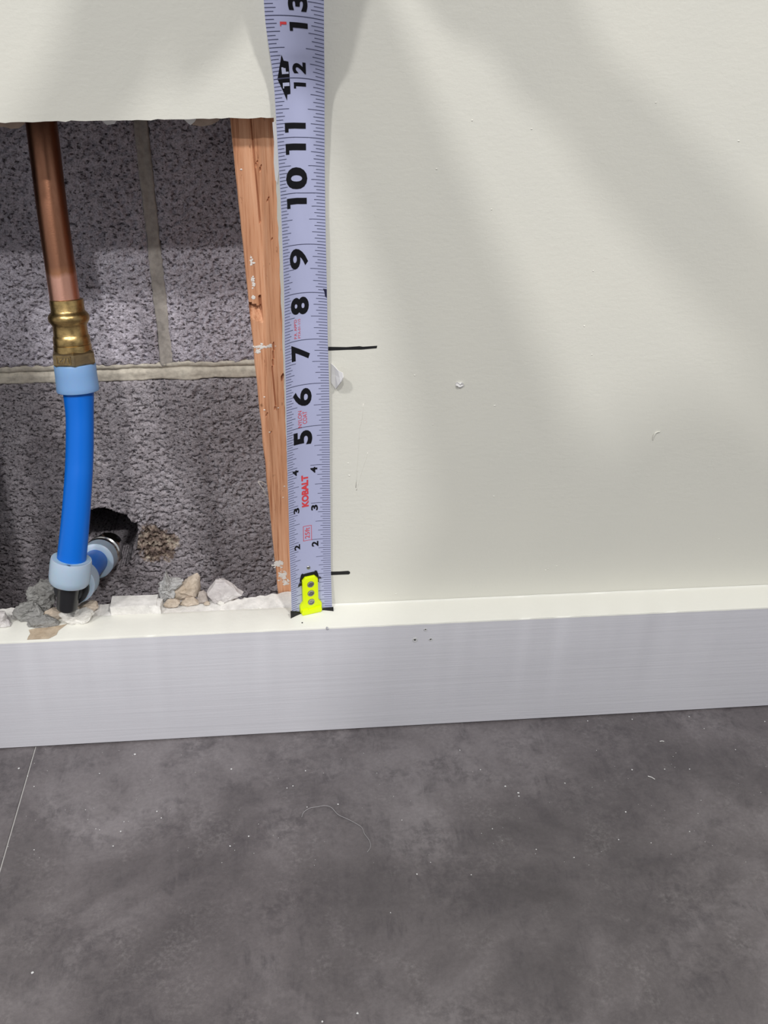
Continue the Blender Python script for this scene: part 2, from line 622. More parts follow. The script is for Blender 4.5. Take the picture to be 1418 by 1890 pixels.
def bedprof(t, s):
    d = 0.015 + 0.02 * abs(t - 0.4)
    gpos = 0.64 + 0.05 * noise.noise((s * 1.1, 4.4, 0))
    d += 0.085 * math.exp(-((t - gpos) / 0.07) ** 2)
    if t < 0.06 or t > 0.95:
        d += 0.06
    return d


strip(bm, 'x', -11, 0.6, lambda s: 4.64 + 0.008 * (s + 6), 0.50, 1.0, bedprof)
mesh_obj('mortar_joint', bm, MORTAR, back, True)
bm = bmesh.new()
strip(bm, 'z', 4.80, 12.3, lambda s: -3.975 - 0.025 * (s - 8) / 3, 0.34, 7.0, lambda t, s: 0.035 + (0.06 if t < 0.06 or t > 0.94 else 0))
mesh_obj('mortar_joint', bm, MORTARG, back, True)

# ------------------------------------------------------------------ setting: baseboard
bm = bmesh.new()
nx = 160
sec = [(-BD, -H0 + 0.05), (-BD, -0.045), (-BD + 0.012, -0.014), (-BD + 0.045, 0.0), (-0.10, 0.0), (-0.035, 0.012), (-0.008, 0.05)]
X0, X1 = -60, 60
rows = []
xs = [-60, -30, -12] + [-10 + 20 * i / 200 for i in range(201)] + [14, 30, 60]
for x in xs:
    inhole = HL < x < HR
    row = []
    for q, (y, z) in enumerate(sec):
        if q in (1, 2, 3):
            z += 0.008 * noise.noise((x * 2.2, q, 1.0))
            y += 0.006 * noise.noise((x * 3.1, q, 2.0))
        if q >= 4:
            if inhole:
                z = 0.0 + 0.012 * noise.noise((x * 3, q, 5)) - (0.01 if q == 6 else 0)
                y = (-0.10, -0.03, 0.0)[q - 4]
            else:
                z += 0.010 * noise.noise((x * 2, q, 5))
        row.append(bm.verts.new(P(x, y, z)))
    row.append(bm.verts.new(P(x, 0, -H0 + 0.05)))
    rows.append(row)
for a, b in zip(rows, rows[1:]):
    m_ = len(a)
    for q in range(m_):
        f = bm.faces.new((a[q], b[q], b[(q + 1) % m_], a[(q + 1) % m_]))
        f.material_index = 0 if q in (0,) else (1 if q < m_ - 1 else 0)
bm.faces.new(rows[0])
bm.faces.new(list(reversed(rows[-1])))
bb = structure(mesh_obj('baseboard_front', bm, [GRAY, CREAM], None, True, 35))

# ------------------------------------------------------------------ stud
bm = bmesh.new()
sl_t, sl_b = at(425, 222, 1, 0.55), at(513, 1090, 1, 0.55)
slope = (sl_t.x - sl_b.x) / (sl_t.z - sl_b.z)


def stud_x(z):
    return sl_b.x + slope * (z - sl_b.z)


def cutdepth(u, z):
    """splinters and checks in the face; u inches from the left arris"""
    d = 0.0
    # torn notch about 7.4 in up
    zt = 7.62 - 0.45 * u
    if 0.02 < u < 0.28 and 0 < zt - z < 0.34:
        d = max(d, 0.17 * (1 - (zt - z) / 0.34))
    if 0.22 < u < 0.27 and 7.5 < z < 7.78:
        d = max(d, 0.10)
    # tear line lower down
    if 0.30 < u < 0.62 and abs(u - (0.36 + 0.05 * (z - 5.4) + 0.02 * math.sin(z * 5))) < 0.012 and 5.1 < z < 6.7:
        d = max(d, 0.05)
    if 0.55 < u < 0.68 and abs(z - 5.92 - (u - 0.6)) < 0.06:
        d = max(d, 0.11)
    if abs(u - 0.40 - 0.006 * math.sin(z * 3)) < 0.008 and z > 9.3:
        d = max(d, 0.05)
    if abs(u - 0.62) < 0.010 and z > 10.55:
        d = max(d, 0.09)
    for uu, zz, l in ((0.42, 10.4, 0.2), (0.5, 10.35, 0.12), (0.6, 9.75, 0.05), (0.62, 8.95, 0.05), (0.15, 5.0, 0.05), (0.2, 4.55, 0.04)):
        if abs(z - zz) < l / 2 and abs(u - uu - 0.3 * (z - zz)) < 0.012:
            d = max(d, 0.05)
    return d


NU, NZ = 64, 420
zlo, zhi = -H0, 13.0
rows = []
for j in range(NZ + 1):
    z = zlo + (zhi - zlo) * j / NZ
    row = []
    for i in range(NU + 1):
        u = 1.5 * i / NU
        y = 0.512 + cutdepth(u, z) + 0.006 * noise.noise((u * 14, z * 0.8, 2))
        if i == 0:
            y += 0.03
        row.append(bm.verts.new(P(stud_x(z) + u + 0.010 * noise.noise((z * 2, 3, 3)) * (i == 0), y, z)))
    row.append(bm.verts.new(P(stud_x(z) + 1.5, BY - 0.06, z)))
    row.append(bm.verts.new(P(stud_x(z), BY - 0.06, z)))
    rows.append(row)
m_ = len(rows[0])
for a, b in zip(rows, rows[1:]):
    for q in range(m_):
        bm.faces.new((a[q], a[(q + 1) % m_], b[(q + 1) % m_], b[q]))
bm.faces.new(rows[0])
bm.faces.new(rows[-1])
stud = mesh_obj('wall_stud', bm, WOOD)
tag(stud, 'orange-brown softwood stud with splinters and white scuffs at right side of the wall opening', 'stud')
SMEAR = mat('plaster_smear', (0.68, 0.64, 0.60), 0.9)


def flat_patch(name, pts, y, material, parent, thick=0.012, jitter=0.0, seed=0):
    """small irregular slab lying on the face y; pts are (x,z) inches"""
    bm = bmesh.new()
    vs = [bm.verts.new(P(x + jitter * noise.noise((i * 1.7, seed, 0)), y, z + jitter * noise.noise((i * 1.7, seed, 5)))) for i, (x, z) in enumerate(pts)]
    f = bm.faces.new(vs)
    r = bmesh.ops.extrude_face_region(bm, geom=[f])
    for v in [e for e in r['geom'] if isinstance(e, bmesh.types.BMVert)]:
        v.co.y -= thick * IN
    bmesh.ops.triangulate(bm, faces=bm.faces)
    return mesh_obj(name, bm, material, parent)


def blob_specks(bm, cx, cz, w, h, n, y, seed, rmin=0.010, rmax=0.034, lift=0.018):
    rnd = random.Random(seed)
    for _ in range(n):
        x = cx + rnd.gauss(0, 0.35) * w
        z = cz + rnd.gauss(0, 0.35) * h
        rr = rnd.uniform(rmin, rmax)
        k = 6
        vs = []
        for i in range(k):
            a = 2 * math.pi * i / k
            s = rr * rnd.uniform(0.55, 1.2)
            vs.append(bm.verts.new(P(x + 1.3 * s * math.cos(a), y, z + s * math.sin(a))))
        t = bm.verts.new(P(x, y - lift, z))
        for i in range(k):
            bm.faces.new((vs[i], vs[(i + 1) % k], t))


for px, py, w, h, n in ((484, 640, 0.30, 0.05, 42), (476, 648, 0.10, 0.08, 14), (467, 518, 0.05, 0.14, 14), (464, 480, 0.03, 0.16, 8), (468, 548, 0.05, 0.08, 10),
                        (514, 1040, 0.16, 0.14, 44), (522, 1062, 0.16, 0.22, 34), (528, 1075, 0.1, 0.14, 20)):
    bm = bmesh.new()
    q = at(px, py, 1, 0.505)
    blob_specks(bm, q.x, q.z, w, h, n * 2, 0.506, px + py, 0.006, 0.030, 0.004)
    o = mesh_obj('plaster_smear', bm, SMEAR, stud)
    o['kind'] = 'stuff'
for px, py in ((488, 733), (514, 753), (498, 798), (488, 757), (525, 898), (523, 918), (445, 313)):
    bm = bmesh.new()
    q = at(px, py, 1, 0.505)
    blob_specks(bm, q.x, q.z, 0.0, 0.0, 1, 0.512, px, 0.016, 0.024)
    mesh_obj('white_fleck', bm, SMEAR, stud)
# pale fibre curling off the stud
pts = [at(x, y, 1, yy) for x, y, yy in ((493, 895, 0.5), (486, 891, 0.4), (478, 888.5, 0.32), (478, 892, 0.3), (486, 903, 0.36), (490, 912, 0.44), (494, 917, 0.52))]
ks = [(i, tuple(p)) for i, p in enumerate(pts)]
pp = [Vector(catmull(ks, i * 6 / 30)) for i in range(31)]
bm = bmesh.new()
tube(bm, pp, [0.008] * 31, 6)
mesh_obj('wood_fibre', bm, mat('pale_fibre', (0.6, 0.56, 0.5), 0.7), stud, True)

# ------------------------------------------------------------------ pipe assembly
pipe = thing('water_pipe', 'copper pipe joined by a brass fitting to blue plastic tube inside the wall opening', 'pipe', (-6.0, -0.4, 0.2))
pt, rd = dense([(40, -60, 3.05, 58), (78, 240, 2.15, 56.5), (98, 400, 1.65, 55), (121, 560, 1.2, 54)], 40)
bm = bmesh.new()
tube(bm, pt, rd, 40)
mesh_obj('copper_pipe', bm, COPPER, pipe, True, 50)


def lathe_along(keys, material, name, parent, seg=40, angle=40, twist=0.0):
    """keys: (t 0..1, radius px-width) on the axis A->B"""
    bm = bmesh.new()
    pts = [AX(t) for t, w in keys]
    rr = [w * depth(q) / F / 2 for q, (t, w) in zip(pts, keys)]
    tube(bm, pts, rr, seg, True, 0, twist)
    return mesh_obj(name, bm, material, parent, angle is not None, angle)


fa, fb = at(122.5, 552, 1, 1.22), at(144.5, 722, 1, 0.80)


def AX(t):
    return fa.lerp(fb, t)


Y2T = lambda yy: (yy - 552) / 170.0
prof = [(552, 58), (553, 60.5), (556, 61), (572, 60.5), (575, 63), (578, 69), (582, 73.5), (586, 74.5), (590, 73), (594, 68), (597, 63.5), (600, 61.5), (616, 62),
        (618, 63.5), (620, 66), (632, 66.5), (634, 65.5), (635, 68), (648, 68.5), (649, 66)]
fit = lathe_along([(Y2T(a), b) for a, b in prof], BRASS, 'press_fitting', pipe)
NUT_TWIST = 48
hexp = [(644, 66), (646, 74), (649, 80), (667, 81), (670, 76), (672, 68)]
o = lathe_along([(Y2T(a), b * 1.04) for a, b in hexp], BRASSD, 'hexagon_nut', fit, 6, 20, math.radians(NUT_TWIST))
# raised frame and size mark on the nut face turned to the room (cast upside down)
nd = (fb - fa).normalized()
nref = (Vector((0, -1, 0)) - nd * Vector((0, -1, 0)).dot(nd)).normalized()
nbi = nd.cross(nref)
best = None
for k in range(6):
    a = math.radians(NUT_TWIST) + (k + 0.5) * math.pi / 3
    nn = nref * math.cos(a) + nbi * math.sin(a)
    q = nn.dot(_r)
    if nn.y < -0.3 and (best is None or q < best[0]):
        best = (q, nn)
nn = best[1]
side = nd.cross(nn)
if side.dot(_r) < 0:
    side = -side
nutc = AX(Y2T(658.5))
nr = 81 * 1.04 * depth(nutc) / F / 2 * math.cos(math.pi / 6)


def nutp(x, z, off):
    return P(*(nutc + nn * (nr + off) + side * x - nd * z))


bm = bmesh.new()
for x0, x1, z0, z1 in ((-0.17, 0.17, 0.075, 0.09), (-0.17, 0.17, -0.09, -0.075), (-0.17, -0.155, -0.09, 0.09), (0.155, 0.17, -0.09, 0.09)):
    lo = [bm.verts.new(nutp(a, b, -0.01)) for a, b in ((x0, z0), (x1, z0), (x1, z1), (x0, z1))]
    hi = [bm.verts.new(nutp(a, b, 0.010)) for a, b in ((x0, z0), (x1, z0), (x1, z1), (x0, z1))]
    bm.faces.new(hi)
    for q in range(4):
        bm.faces.new((lo[q], lo[(q + 1) % 4], hi[(q + 1) % 4], hi[q]))
mesh_obj('mark_frame', bm, BRASS, fit)
bm = text_mesh('1/2', 0.03)
xs_ = [v.co.x for v in bm.verts]
ys_ = [v.co.y for v in bm.verts]
for v in bm.verts:
    a = (v.co.x - min(xs_)) / (max(xs_) - min(xs_)) - 0.5
    b = (v.co.y - min(ys_)) / (max(ys_) - min(ys_)) - 0.5
    v.co.z = 0
    v.tag = True
tmp = [((v.co.x - min(xs_)) / (max(xs_) - min(xs_)) - 0.5, (v.co.y - min(ys_)) / (max(ys_) - min(ys_)) - 0.5) for v in bm.verts]
for v, (a, b) in zip(bm.verts, tmp):
    v.co = nutp(-a * 0.25, -b * 0.11, 0.008)
mesh_obj('size_mark', bm, BRASS, fit)
ringp = [(668.5, 40), (670, 73), (673, 75.5), (690, 75), (712, 76.5), (719, 77), (721.5, 75), (722, 58), (720, 50)]
o = lathe_along([(Y2T(a), b) for a, b in ringp], RING, 'expansion_ring', pipe, 44, 35)
pt, rd = dense([(143.5, 712, 0.82, 57), (145, 728, 0.76, 55), (147, 765, 0.62, 50.5), (147.4, 800, 0.48, 50), (146.5, 850, 0.28, 50), (144.4, 890, 0.10, 50), (139.5, 958, -0.15, 51), (133.5, 1020, -0.34, 52.5), (128.5, 1070, -0.45, 53)], 60)
bm = bmesh.new()
tube(bm, pt, rd, 40)
mesh_obj('blue_tube', bm, PEX, pipe, True, 60)
# lower ring and elbow
fa, fb = at(132.5, 1026, 1, -0.36), at(126, 1092, 1, -0.52)
YL = lambda yy: (yy - 1026) / 66.0
o = lathe_along([(YL(a), b) for a, b in [(1040, 54), (1032, 55), (1030, 66), (1031, 72), (1035, 74), (1048, 75), (1064, 74.5), (1072, 72), (1076, 66), (1077, 40)]], RINGW, 'expansion_ring', pipe, 44, 50)
el = at(126.5, 1088, 1, -0.50)
fit3 = at(203, 1003, 1, 3.75)
d2 = (fit3 - (el + Vector((0.12, 0.35, 0.0)))).normalized()
bm = bmesh.new()
fa, fb = at(128.5, 1070, 1, -0.45), at(123.5, 1124, 1, -0.55)
ps = [fa.lerp(fb, t) for t in (0, 0.1, 0.9, 0.97, 1.0)]
w0 = depth(fa) / F / 2
tube(bm, ps, [41 * w0, 41 * w0, 38.5 * w0, 37 * w0, 34 * w0], 32)
e0 = fa.lerp(fb, 0.40)
e1 = e0 + d2 * 0.95
tube(bm, [e0, e0.lerp(e1, 0.6), e1], [0.30, 0.30, 0.27], 28)
tube(bm, [e0 + d2 * 0.26 + Vector((0, 0, 0)), e0 + d2 * 0.40], [0.40, 0.40], 28)
mesh_obj('elbow', bm, BLACK, pipe, True, 40)
# second ring, tube, third ring and nickel adapter going back into the block
q0 = e0 + d2 * 0.62
L = (fit3 - q0).length


def AX(t):
    return q0 + d2 * t


def ring_at(t0, length, mt, name='expansion_ring', r=0.47):
    bm = bmesh.new()
    kk = [(0.0, 0.30), (0.0, r * 0.9), (0.03, r), (length - 0.03, r), (length, r * 0.9), (length, 0.30)]
    tube(bm, [AX(t0 + a + 1e-4 * i) for i, (a, b) in enumerate(kk)], [b for a, b in kk], 40)
    return mesh_obj(name, bm, mt, pipe, True, 50)


ring_at(0.0, 0.62, RINGW)
bm = bmesh.new()
tube(bm, [AX(0.1 + i * (L - 0.6) / 10) for i in range(11)], [0.315] * 11, 36)
mesh_obj('blue_tube', bm, PEX, pipe, True, 60)
ring_at(L - 1.42, 0.62, RINGW)
bm = bmesh.new()
kk = [(-0.81, 0.30), (-0.80, 0.46), (-0.68, 0.48), (-0.64, 0.41), (-0.54, 0.41), (-0.50, 0.48), (-0.38, 0.48), (-0.35, 0.40), (0.5, 0.39), (0.52, 0.3)]
tube(bm, [AX(L + a) for a, b in kk], [b for a, b in kk], 40)
ad = mesh_obj('nickel_adapter', bm, NICKEL, pipe, True, 30)
bm = bmesh.new()
tube(bm, [AX(L - 0.34), AX(L - 0.31), AX(L + 0.0), AX(L + 0.03)], [0.46, 0.50, 0.50, 0.46], 6)
mesh_obj('hexagon_flats', bm, NICKEL, ad, True, 20)

# ------------------------------------------------------------------ tape measure
EDGE = {  # inch: left (X,Y,Z), right (X,Y,Z)
}
obs = {13: ((489, 28.6, -0.50), (598, 37.5, -0.72)), 12: ((505, 147, -0.22), (599, 152, -0.28)), 11: ((512, 256, -0.20), (599, 257, -0.18)),
       10: ((518, 360.5, -0.24), (600, 357.5, -0.12)), 9: ((522, 457, -0.29), (601.5, 452.4, -0.14)), 8: ((525, 548, -0.31), (603.5, 541.3, -0.12)),
       7: ((526, 636, -0.36), (605, 626.6, -0.12)), 6: ((528, 718, -0.37), (607.5, 707, -0.10)), 5: ((529.5, 797, -0.38), (608.5, 784, -0.10)),
       4: ((531, 869, -0.34), (609, 857, -0.09)), 3: ((533, 939, -0.32), (609.7, 927, -0.08)), 2: ((534.5, 1007, -0.32), (610.3, 994, -0.08)),
       1: ((537, 1073, -0.34), (611, 1057, -0.08))}
ctl = []
for v in sorted(obs):
    (xl, yl, Yl), (xr, yr, Yr) = obs[v]
    a, b = at(xl, yl, 1, Yl), at(xr, yr, 1, Yr)
    ctl.append((float(v), (*a, *b)))
l1, r1 = ctl[0][1][:3], ctl[0][1][3:]
ctl.insert(0, (0.0, (l1[0] - 0.005, l1[1] - 0.03, 0.045, r1[0] + 0.015, r1[1] - 0.07, 0.045)))
a13 = ctl[-1][1]
ctl.append((15.0, (a13[0] + 0.0, a13[1] - 0.62, a13[2] + 2.0, a13[3] + 0.0, a13[4] - 0.60, a13[5] + 2.0)))
ctl.append((17.5, (a13[0] + 0.04, a13[1] - 2.0, a13[2] + 4.7, a13[3] + 0.0, a13[4] - 1.95, a13[5] + 4.7)))


def blade(u, v, off=0.0):
    """u: 0 left edge .. 1 right edge, v: inches from the hook; off toward the viewer -> world metres"""
    c = catmull(ctl, v)
    a, b = Vector(c[:3]), Vector(c[3:])
    ch = b - a
    w = ch.length
    c2 = catmull(ctl, v + 0.05)
    up = ((Vector(c2[:3]) + Vector(c2[3:])) - (a + b)).normalized()
    n = ch.cross(up).normalized()          # out of the printed side
    if n.y > 0:
        n = -n
    s = max(0.09, math.sqrt(max(0.0, 3 * w * (1.0 - w) / 8)))
    s = min(s, 0.17)
    k = 4 * (u - 0.5) ** 2
    p = a.lerp(b, u) - n * (s * (1 - k))
    p.y = min(p.y, -0.035)
    # local normal tilts with the curve
    slope = -8 * s * (u - 0.5) / w
    nl = (n + ch.normalized() * slope).normalized()
    return P(*(p + nl * off))


tape = thing('tape_measure', 'open steel tape with black inch numbers standing upright on the baseboard', 'tape measure', (-0.5, -0.25, 0.0))
bm = bmesh.new()
NV = 170
gr = []
for j in range(NV + 1):
    v = 0.0 + 17.5 * j / NV
    gr.append([(bm.verts.new(blade(i / 14, v)), bm.verts.new(blade(i / 14, v, -0.008))) for i in range(15)])
for j in range(NV):
    for i in range(14):
        for s in (0, 1):
            bm.faces.new((gr[j][i][s], gr[j][i + 1][s], gr[j + 1][i + 1][s], gr[j + 1][i][s]))
    for i in (0, 14):
        bm.faces.new((gr[j][i][0], gr[j + 1][i][0], gr[j + 1][i][1], gr[j][i][1]))
for j in (0, NV):
    for i in range(14):
        bm.faces.new((gr[j][i][0], gr[j][i + 1][0], gr[j][i + 1][1], gr[j][i][1]))
bl = mesh_obj('blade', bm, BLADE, tape, True, 40)

# graduation lines
bm = bmesh.new()


def tick(bm, u0, u1, v, th):
    n = max(3, int((u1 - u0) / 0.06))
    pr = [(bm.verts.new(blade(u0 + (u1 - u0) * i / n, v - th / 2, 0.004)), bm.verts.new(blade(u0 + (u1 - u0) * i / n, v + th / 2, 0.004))) for i in range(n + 1)]
    for i in range(n):
        bm.faces.new((pr[i][0], pr[i + 1][0], pr[i + 1][1], pr[i][1]))


for q in range(1, 16 * 15):
    v = q / 16
    if q % 16 == 0:
        if v <= 4:
            tick(bm, 0.0, 0.24, v, 0.012)
            tick(bm, 0.56, 1.0, v, 0.012)
        else:
            tick(bm, 0.0, 1.0, v, 0.013)
    else:
        ln = 0.34 if q % 8 == 0 else 0.28 if q % 4 == 0 else 0.225 if q % 2 == 0 else 0.175
        tick(bm, 1 - ln, 1.0, v, 0.011)
        tick(bm, 0.0, ln * 0.80, v, 0.011)
o = mesh_obj('graduation_marks', bm, TICK, bl)
o['kind'] = 'stuff'


GLYPH = {   # plain block one and F, outline in a unit box
    '1': [(0.38, 0), (1, 0), (1, 1), (0, 1), (0, 0.83), (0.38, 0.83)],
    'F': [(0, 0), (0.3, 0), (0.3, 0.40), (0.85, 0.40), (0.85, 0.62), (0.3, 0.62), (0.3, 0.78), (1, 0.78), (1, 1), (0, 1)]}


def stamp(name, txt, uL, uR, v0, v1, material, bold=0.02, off=0.006, parent=None):
    """print reading up the blade: letter tops toward the left edge"""
    if txt in GLYPH:
        bm = bmesh.new()
        bmesh.ops.triangulate(bm, faces=[bm.faces.new([bm.verts.new((a, b, 0)) for a, b in GLYPH[txt]])])
    else:
        bm = text_mesh(txt, bold)
    xs = [v.co.x for v in bm.verts]
    ys = [v.co.y for v in bm.verts]
    x0, x1, y0, y1 = min(xs), max(xs), min(ys), max(ys)
    for v in bm.verts:
        a = (v.co.x - x0) / (x1 - x0)
        b = (v.co.y - y0) / (y1 - y0)
        v.co = Vector((uR + (uL - uR) * b, v0 + (v1 - v0) * a, 0))
    return wrap(name, bm, material, off, parent)


def wrap(name, bm, material, off, parent=None):
    us = [v.co.x for v in bm.verts]
    u = min(us) + 0.03
    while u < max(us) - 0.01:
        bmesh.ops.bisect_plane(bm, geom=bm.verts[:] + bm.edges[:] + bm.faces[:], plane_co=(u, 0, 0), plane_no=(1, 0, 0))
        u += 0.035
    vs_ = [v.co.y for v in bm.verts]
    y = min(vs_) + 0.06
    while y < max(vs_) - 0.01:
        bmesh.ops.bisect_plane(bm, geom=bm.verts[:] + bm.edges[:] + bm.faces[:], plane_co=(0, y, 0), plane_no=(0, 1, 0))
        y += 0.07
    bmesh.ops.triangulate(bm, faces=bm.faces)
    for v in bm.verts:
        v.co = blade(v.co.x, v.co.y, off)
    return mesh_obj(name, bm, material, parent or bl)


UL, UR = 0.17, 0.615
for d, ln in ((9, 0.42), (8, 0.37), (7, 0.36), (6, 0.41), (5, 0.36)):
    stamp('inch_number', str(d), UL, UR, d - 0.08 - ln, d - 0.08, INK, 0.028 if d in (6, 9) else 0.042)
stamp('inch_number', '1', UL, UR, 10.96 - 0.09 - 0.17, 10.96 - 0.07, INK, 0.05)
stamp('inch_number', '1', UL, UR, 11.09, 11.26, INK, 0.05)
stamp('inch_number', '1', 0.15, UR, 9.72, 9.91, INK, 0.05)
stamp('inch_number', '0', 0.15, UR + 0.02, 10.07, 10.47, INK, 0.045)
stamp('inch_number', '1', 0.385, 0.63, 11.83, 11.93, INK, 0.05)
stamp('inch_number', '2', 0.375, 0.635, 12.07, 12.26, INK, 0.045)
stamp('inch_number', '1', 0.395, 0.71, 12.76, 12.90, INK, 0.05)
stamp('inch_number', '3', 0.385, 0.715, 13.08, 13.36, INK, 0.045)
stamp('inch_number', '4', 0.385, 0.63, 14.08, 14.28, INK, 0.045)
stamp('inch_number', '1', 0.385, 0.63, 13.83, 13.93, INK, 0.05)
for d in (4, 3, 2):
    stamp('small_inch_number', str(d), 0.125, 0.27, d - 0.20, d - 0.05, INK, 0.035)
    stamp('small_inch_number', str(d), 0.56, 0.72, d - 0.20, d - 0.05, INK, 0.035)
stamp('foot_number', '1', 0.235, 0.345, 12.83, 12.90, RED, 0.04)
stamp('maker_lettering', 'KOBALT', 0.335, 0.505, 2.93, 3.77, RED, 0.05)
stamp('length_lettering', '25ft', 0.40, 0.515, 2.06, 2.36, RED, 0.005)
stamp('coating_lettering', 'NYLON', 0.285, 0.375, 5.01, 5.41, RED, 0.0)
stamp('coating_lettering', 'COAT', 0.40, 0.50, 5.08, 5.38, RED, 0.0)
stamp('approval_lettering', "P.R. APP'D", 0.25, 0.32, 7.05, 7.46, RED, 0.0)
stamp('approval_lettering', 'PTA-01-115', 0.35, 0.41, 7.05, 7.46, RED, 0.0)
bm = bmesh.new()
for u0, u1, v0, v1 in ((0.355, 0.565, 2.40, 2.412), (0.355, 0.565, 2.0, 2.012), (0.355, 0.367, 2.0, 2.412), (0.553, 0.565, 2.0, 2.412)):
    q = [bm.verts.new((a, b, 0)) for a, b in ((u0, v0), (u1, v0), (u1, v1), (u0, v1))]
    bm.faces.new(q)
wrap('length_frame', bm, RED, 0.005)
bm = bmesh.new()
for poly in ([(0.075, 12.012), (0.20, 12.385), (0.225, 12.285), (0.31, 12.265), (0.31, 12.012)], [(0.075, 11.992), (0.31, 11.992), (0.31, 11.745), (0.245, 11.735), (0.235, 11.635)]):
    bm.faces.new([bm.verts.new((a, b, 0)) for a, b in poly])
wrap('foot_arrow', bm, INK, 0.006)
WHITEP = mat('white_print', (0.45, 0.47, 0.62), 0.5)
stamp('foot_arrow_lettering', '1', 0.165, 0.295, 11.84, 11.93, WHITEP, 0.02, 0.010)
stamp('foot_arrow_lettering', 'F', 0.165, 0.295, 12.07, 12.18, WHITEP, 0.02, 0.010)
# edge nick of ink at 8 in
bm = bmesh.new()
bm.faces.new([bm.verts.new((a, b, 0)) for a, b in ((0.925, 8.09), (1.0, 8.09), (1.0, 7.90), (0.965, 7.93), (0.955, 8.02))])
wrap('ink_smudge', bm, mat('navy_ink', (0.012, 0.012, 0.04), 0.5), 0.006)

# hook end
hk = thing_hook = None
UC = 0.475


def plate(bm, outline, off0, off1, bevel=0.0):
    n = len(outline)
    b = max(bevel, 0.002)
    ins = []
    for i in range(n):
        p0, p1, p2 = (Vector(outline[(i + k) % n]) for k in (-1, 0, 1))
        e1, e2 = (p1 - p0).normalized(), (p2 - p1).normalized()
        nrm = Vector((-e1.y - e2.y, e1.x + e2.x))
        if nrm.length < 1e-6:
            nrm = Vector((-e1.y, e1.x))
        nrm.normalize()
        k = 1.0 / max(0.5, nrm.dot(Vector((-e1.y, e1.x))))
        ins.append((p1.x + nrm.x * b * k, p1.y + nrm.y * b * k))
    area = sum(outline[i][0] * outline[(i + 1) % n][1] - outline[(i + 1) % n][0] * outline[i][1] for i in range(n))
    if area < 0:
        ins = [(2 * o_[0] - q[0], 2 * o_[1] - q[1]) for o_, q in zip(outline, ins)]
    mid = [((o_[0] * 0.72 + q[0] * 0.28), (o_[1] * 0.72 + q[1] * 0.28)) for o_, q in zip(outline, ins)]
    rings = [[bm.verts.new(hookp(u, v, off)) for u, v in ring] for ring, off in ((outline, off0), (outline, off1 - b), (mid, off1 - b * 0.28), (ins, off1))]
    for a, c in zip(rings, rings[1:]):
        for i in range(n):
            bm.faces.new((a[i], a[(i + 1) % n], c[(i + 1) % n], c[i]))
    bm.faces.new(rings[-1])
    bm.faces.new(list(reversed(rings[0])))


_h0 = blade(UC, 0.0)
_h1 = blade(UC, 1.2)
_hx = (blade(0.75, 0.6) - blade(0.2, 0.6)).normalized()
_hz = (_h1 - _h0).normalized()
_hn = _hx.cross(_hz).normalized()
if _hn.y > 0:
    _hn = -_hn


def hookp(u, v, off):
    return _h0 + (_hx * (u - UC) + _hz * v + _hn * off) * IN


bm = bmesh.new()
w1, w2 = 0.195, 0.275
out = [(UC - w2 + 0.03, -0.035), (UC + w2 - 0.03, -0.035), (UC + w2, 0.02), (UC + w2, 0.19), (UC + w2 - 0.03, 0.24), (UC + w1, 0.31), (UC + w1, 0.90), (UC + w1 - 0.075, 0.985), (UC - w1 + 0.075, 0.985), (UC - w1, 0.90), (UC - w1, 0.31), (UC - w2 + 0.03, 0.24), (UC - w2, 0.19), (UC - w2, 0.02)]
plate(bm, out, 0.02, 0.115, 0.03)
hook = mesh_obj('hook_cover', bm, LIME, tape, True, 40)
bm = bmesh.new()
out = [(UC - w2 + 0.04, -0.04), (UC + w2 - 0.04, -0.04), (UC + w2 - 0.01, 0.02), (UC + w2 - 0.03, 0.115), (UC + 0.1, 0.125), (UC + 0.075, 0.10), (UC - 0.075, 0.10), (UC - 0.1, 0.125), (UC - w2 + 0.03, 0.115), (UC - w2 + 0.01, 0.02)]
plate(bm, out, 0.10, 0.165, 0.022)
mesh_obj('hook_lip', bm, LIME, hook, True, 40)
for vv in (0.79, 0.535, 0.285):
    bm = bmesh.new()
    c = hookp(UC, vv, 0.118)
    rings = []
    for rr, off in ((0.088, 0.110), (0.086, 0.124), (0.076, 0.127), (0.066, 0.122), (0.045, 0.1175), (0.022, 0.1165), (0.0, 0.1215)):
        if rr == 0:
            rings.append([bm.verts.new(hookp(UC, vv, off))])
        else:
            rings.append([bm.verts.new(hookp(UC + rr * math.cos(a), vv + rr * math.sin(a), off)) for a in [2 * math.pi * i / 24 for i in range(24)]])
    for a, b in zip(rings, rings[1:]):
        for i in range(24):
            if len(b) == 1:
                bm.faces.new((a[i], a[(i + 1) % 24], b[0]))
            else:
                bm.faces.new((a[i], a[(i + 1) % 24], b[(i + 1) % 24], b[i]))
    mesh_obj('rivet', bm, STEEL, hook, True, 40)
bm = bmesh.new()
g = bmesh.ops.create_uvsphere(bm, u_segments=20, v_segments=10, radius=0.05 * IN)
c = hookp(UC - 0.01, 1.20, 0.0)
for v in bm.verts:
    v.co = c + Vector((v.co.x, v.co.y * 0.5, v.co.z))
mesh_obj('rivet', bm, STEEL, tape, True)
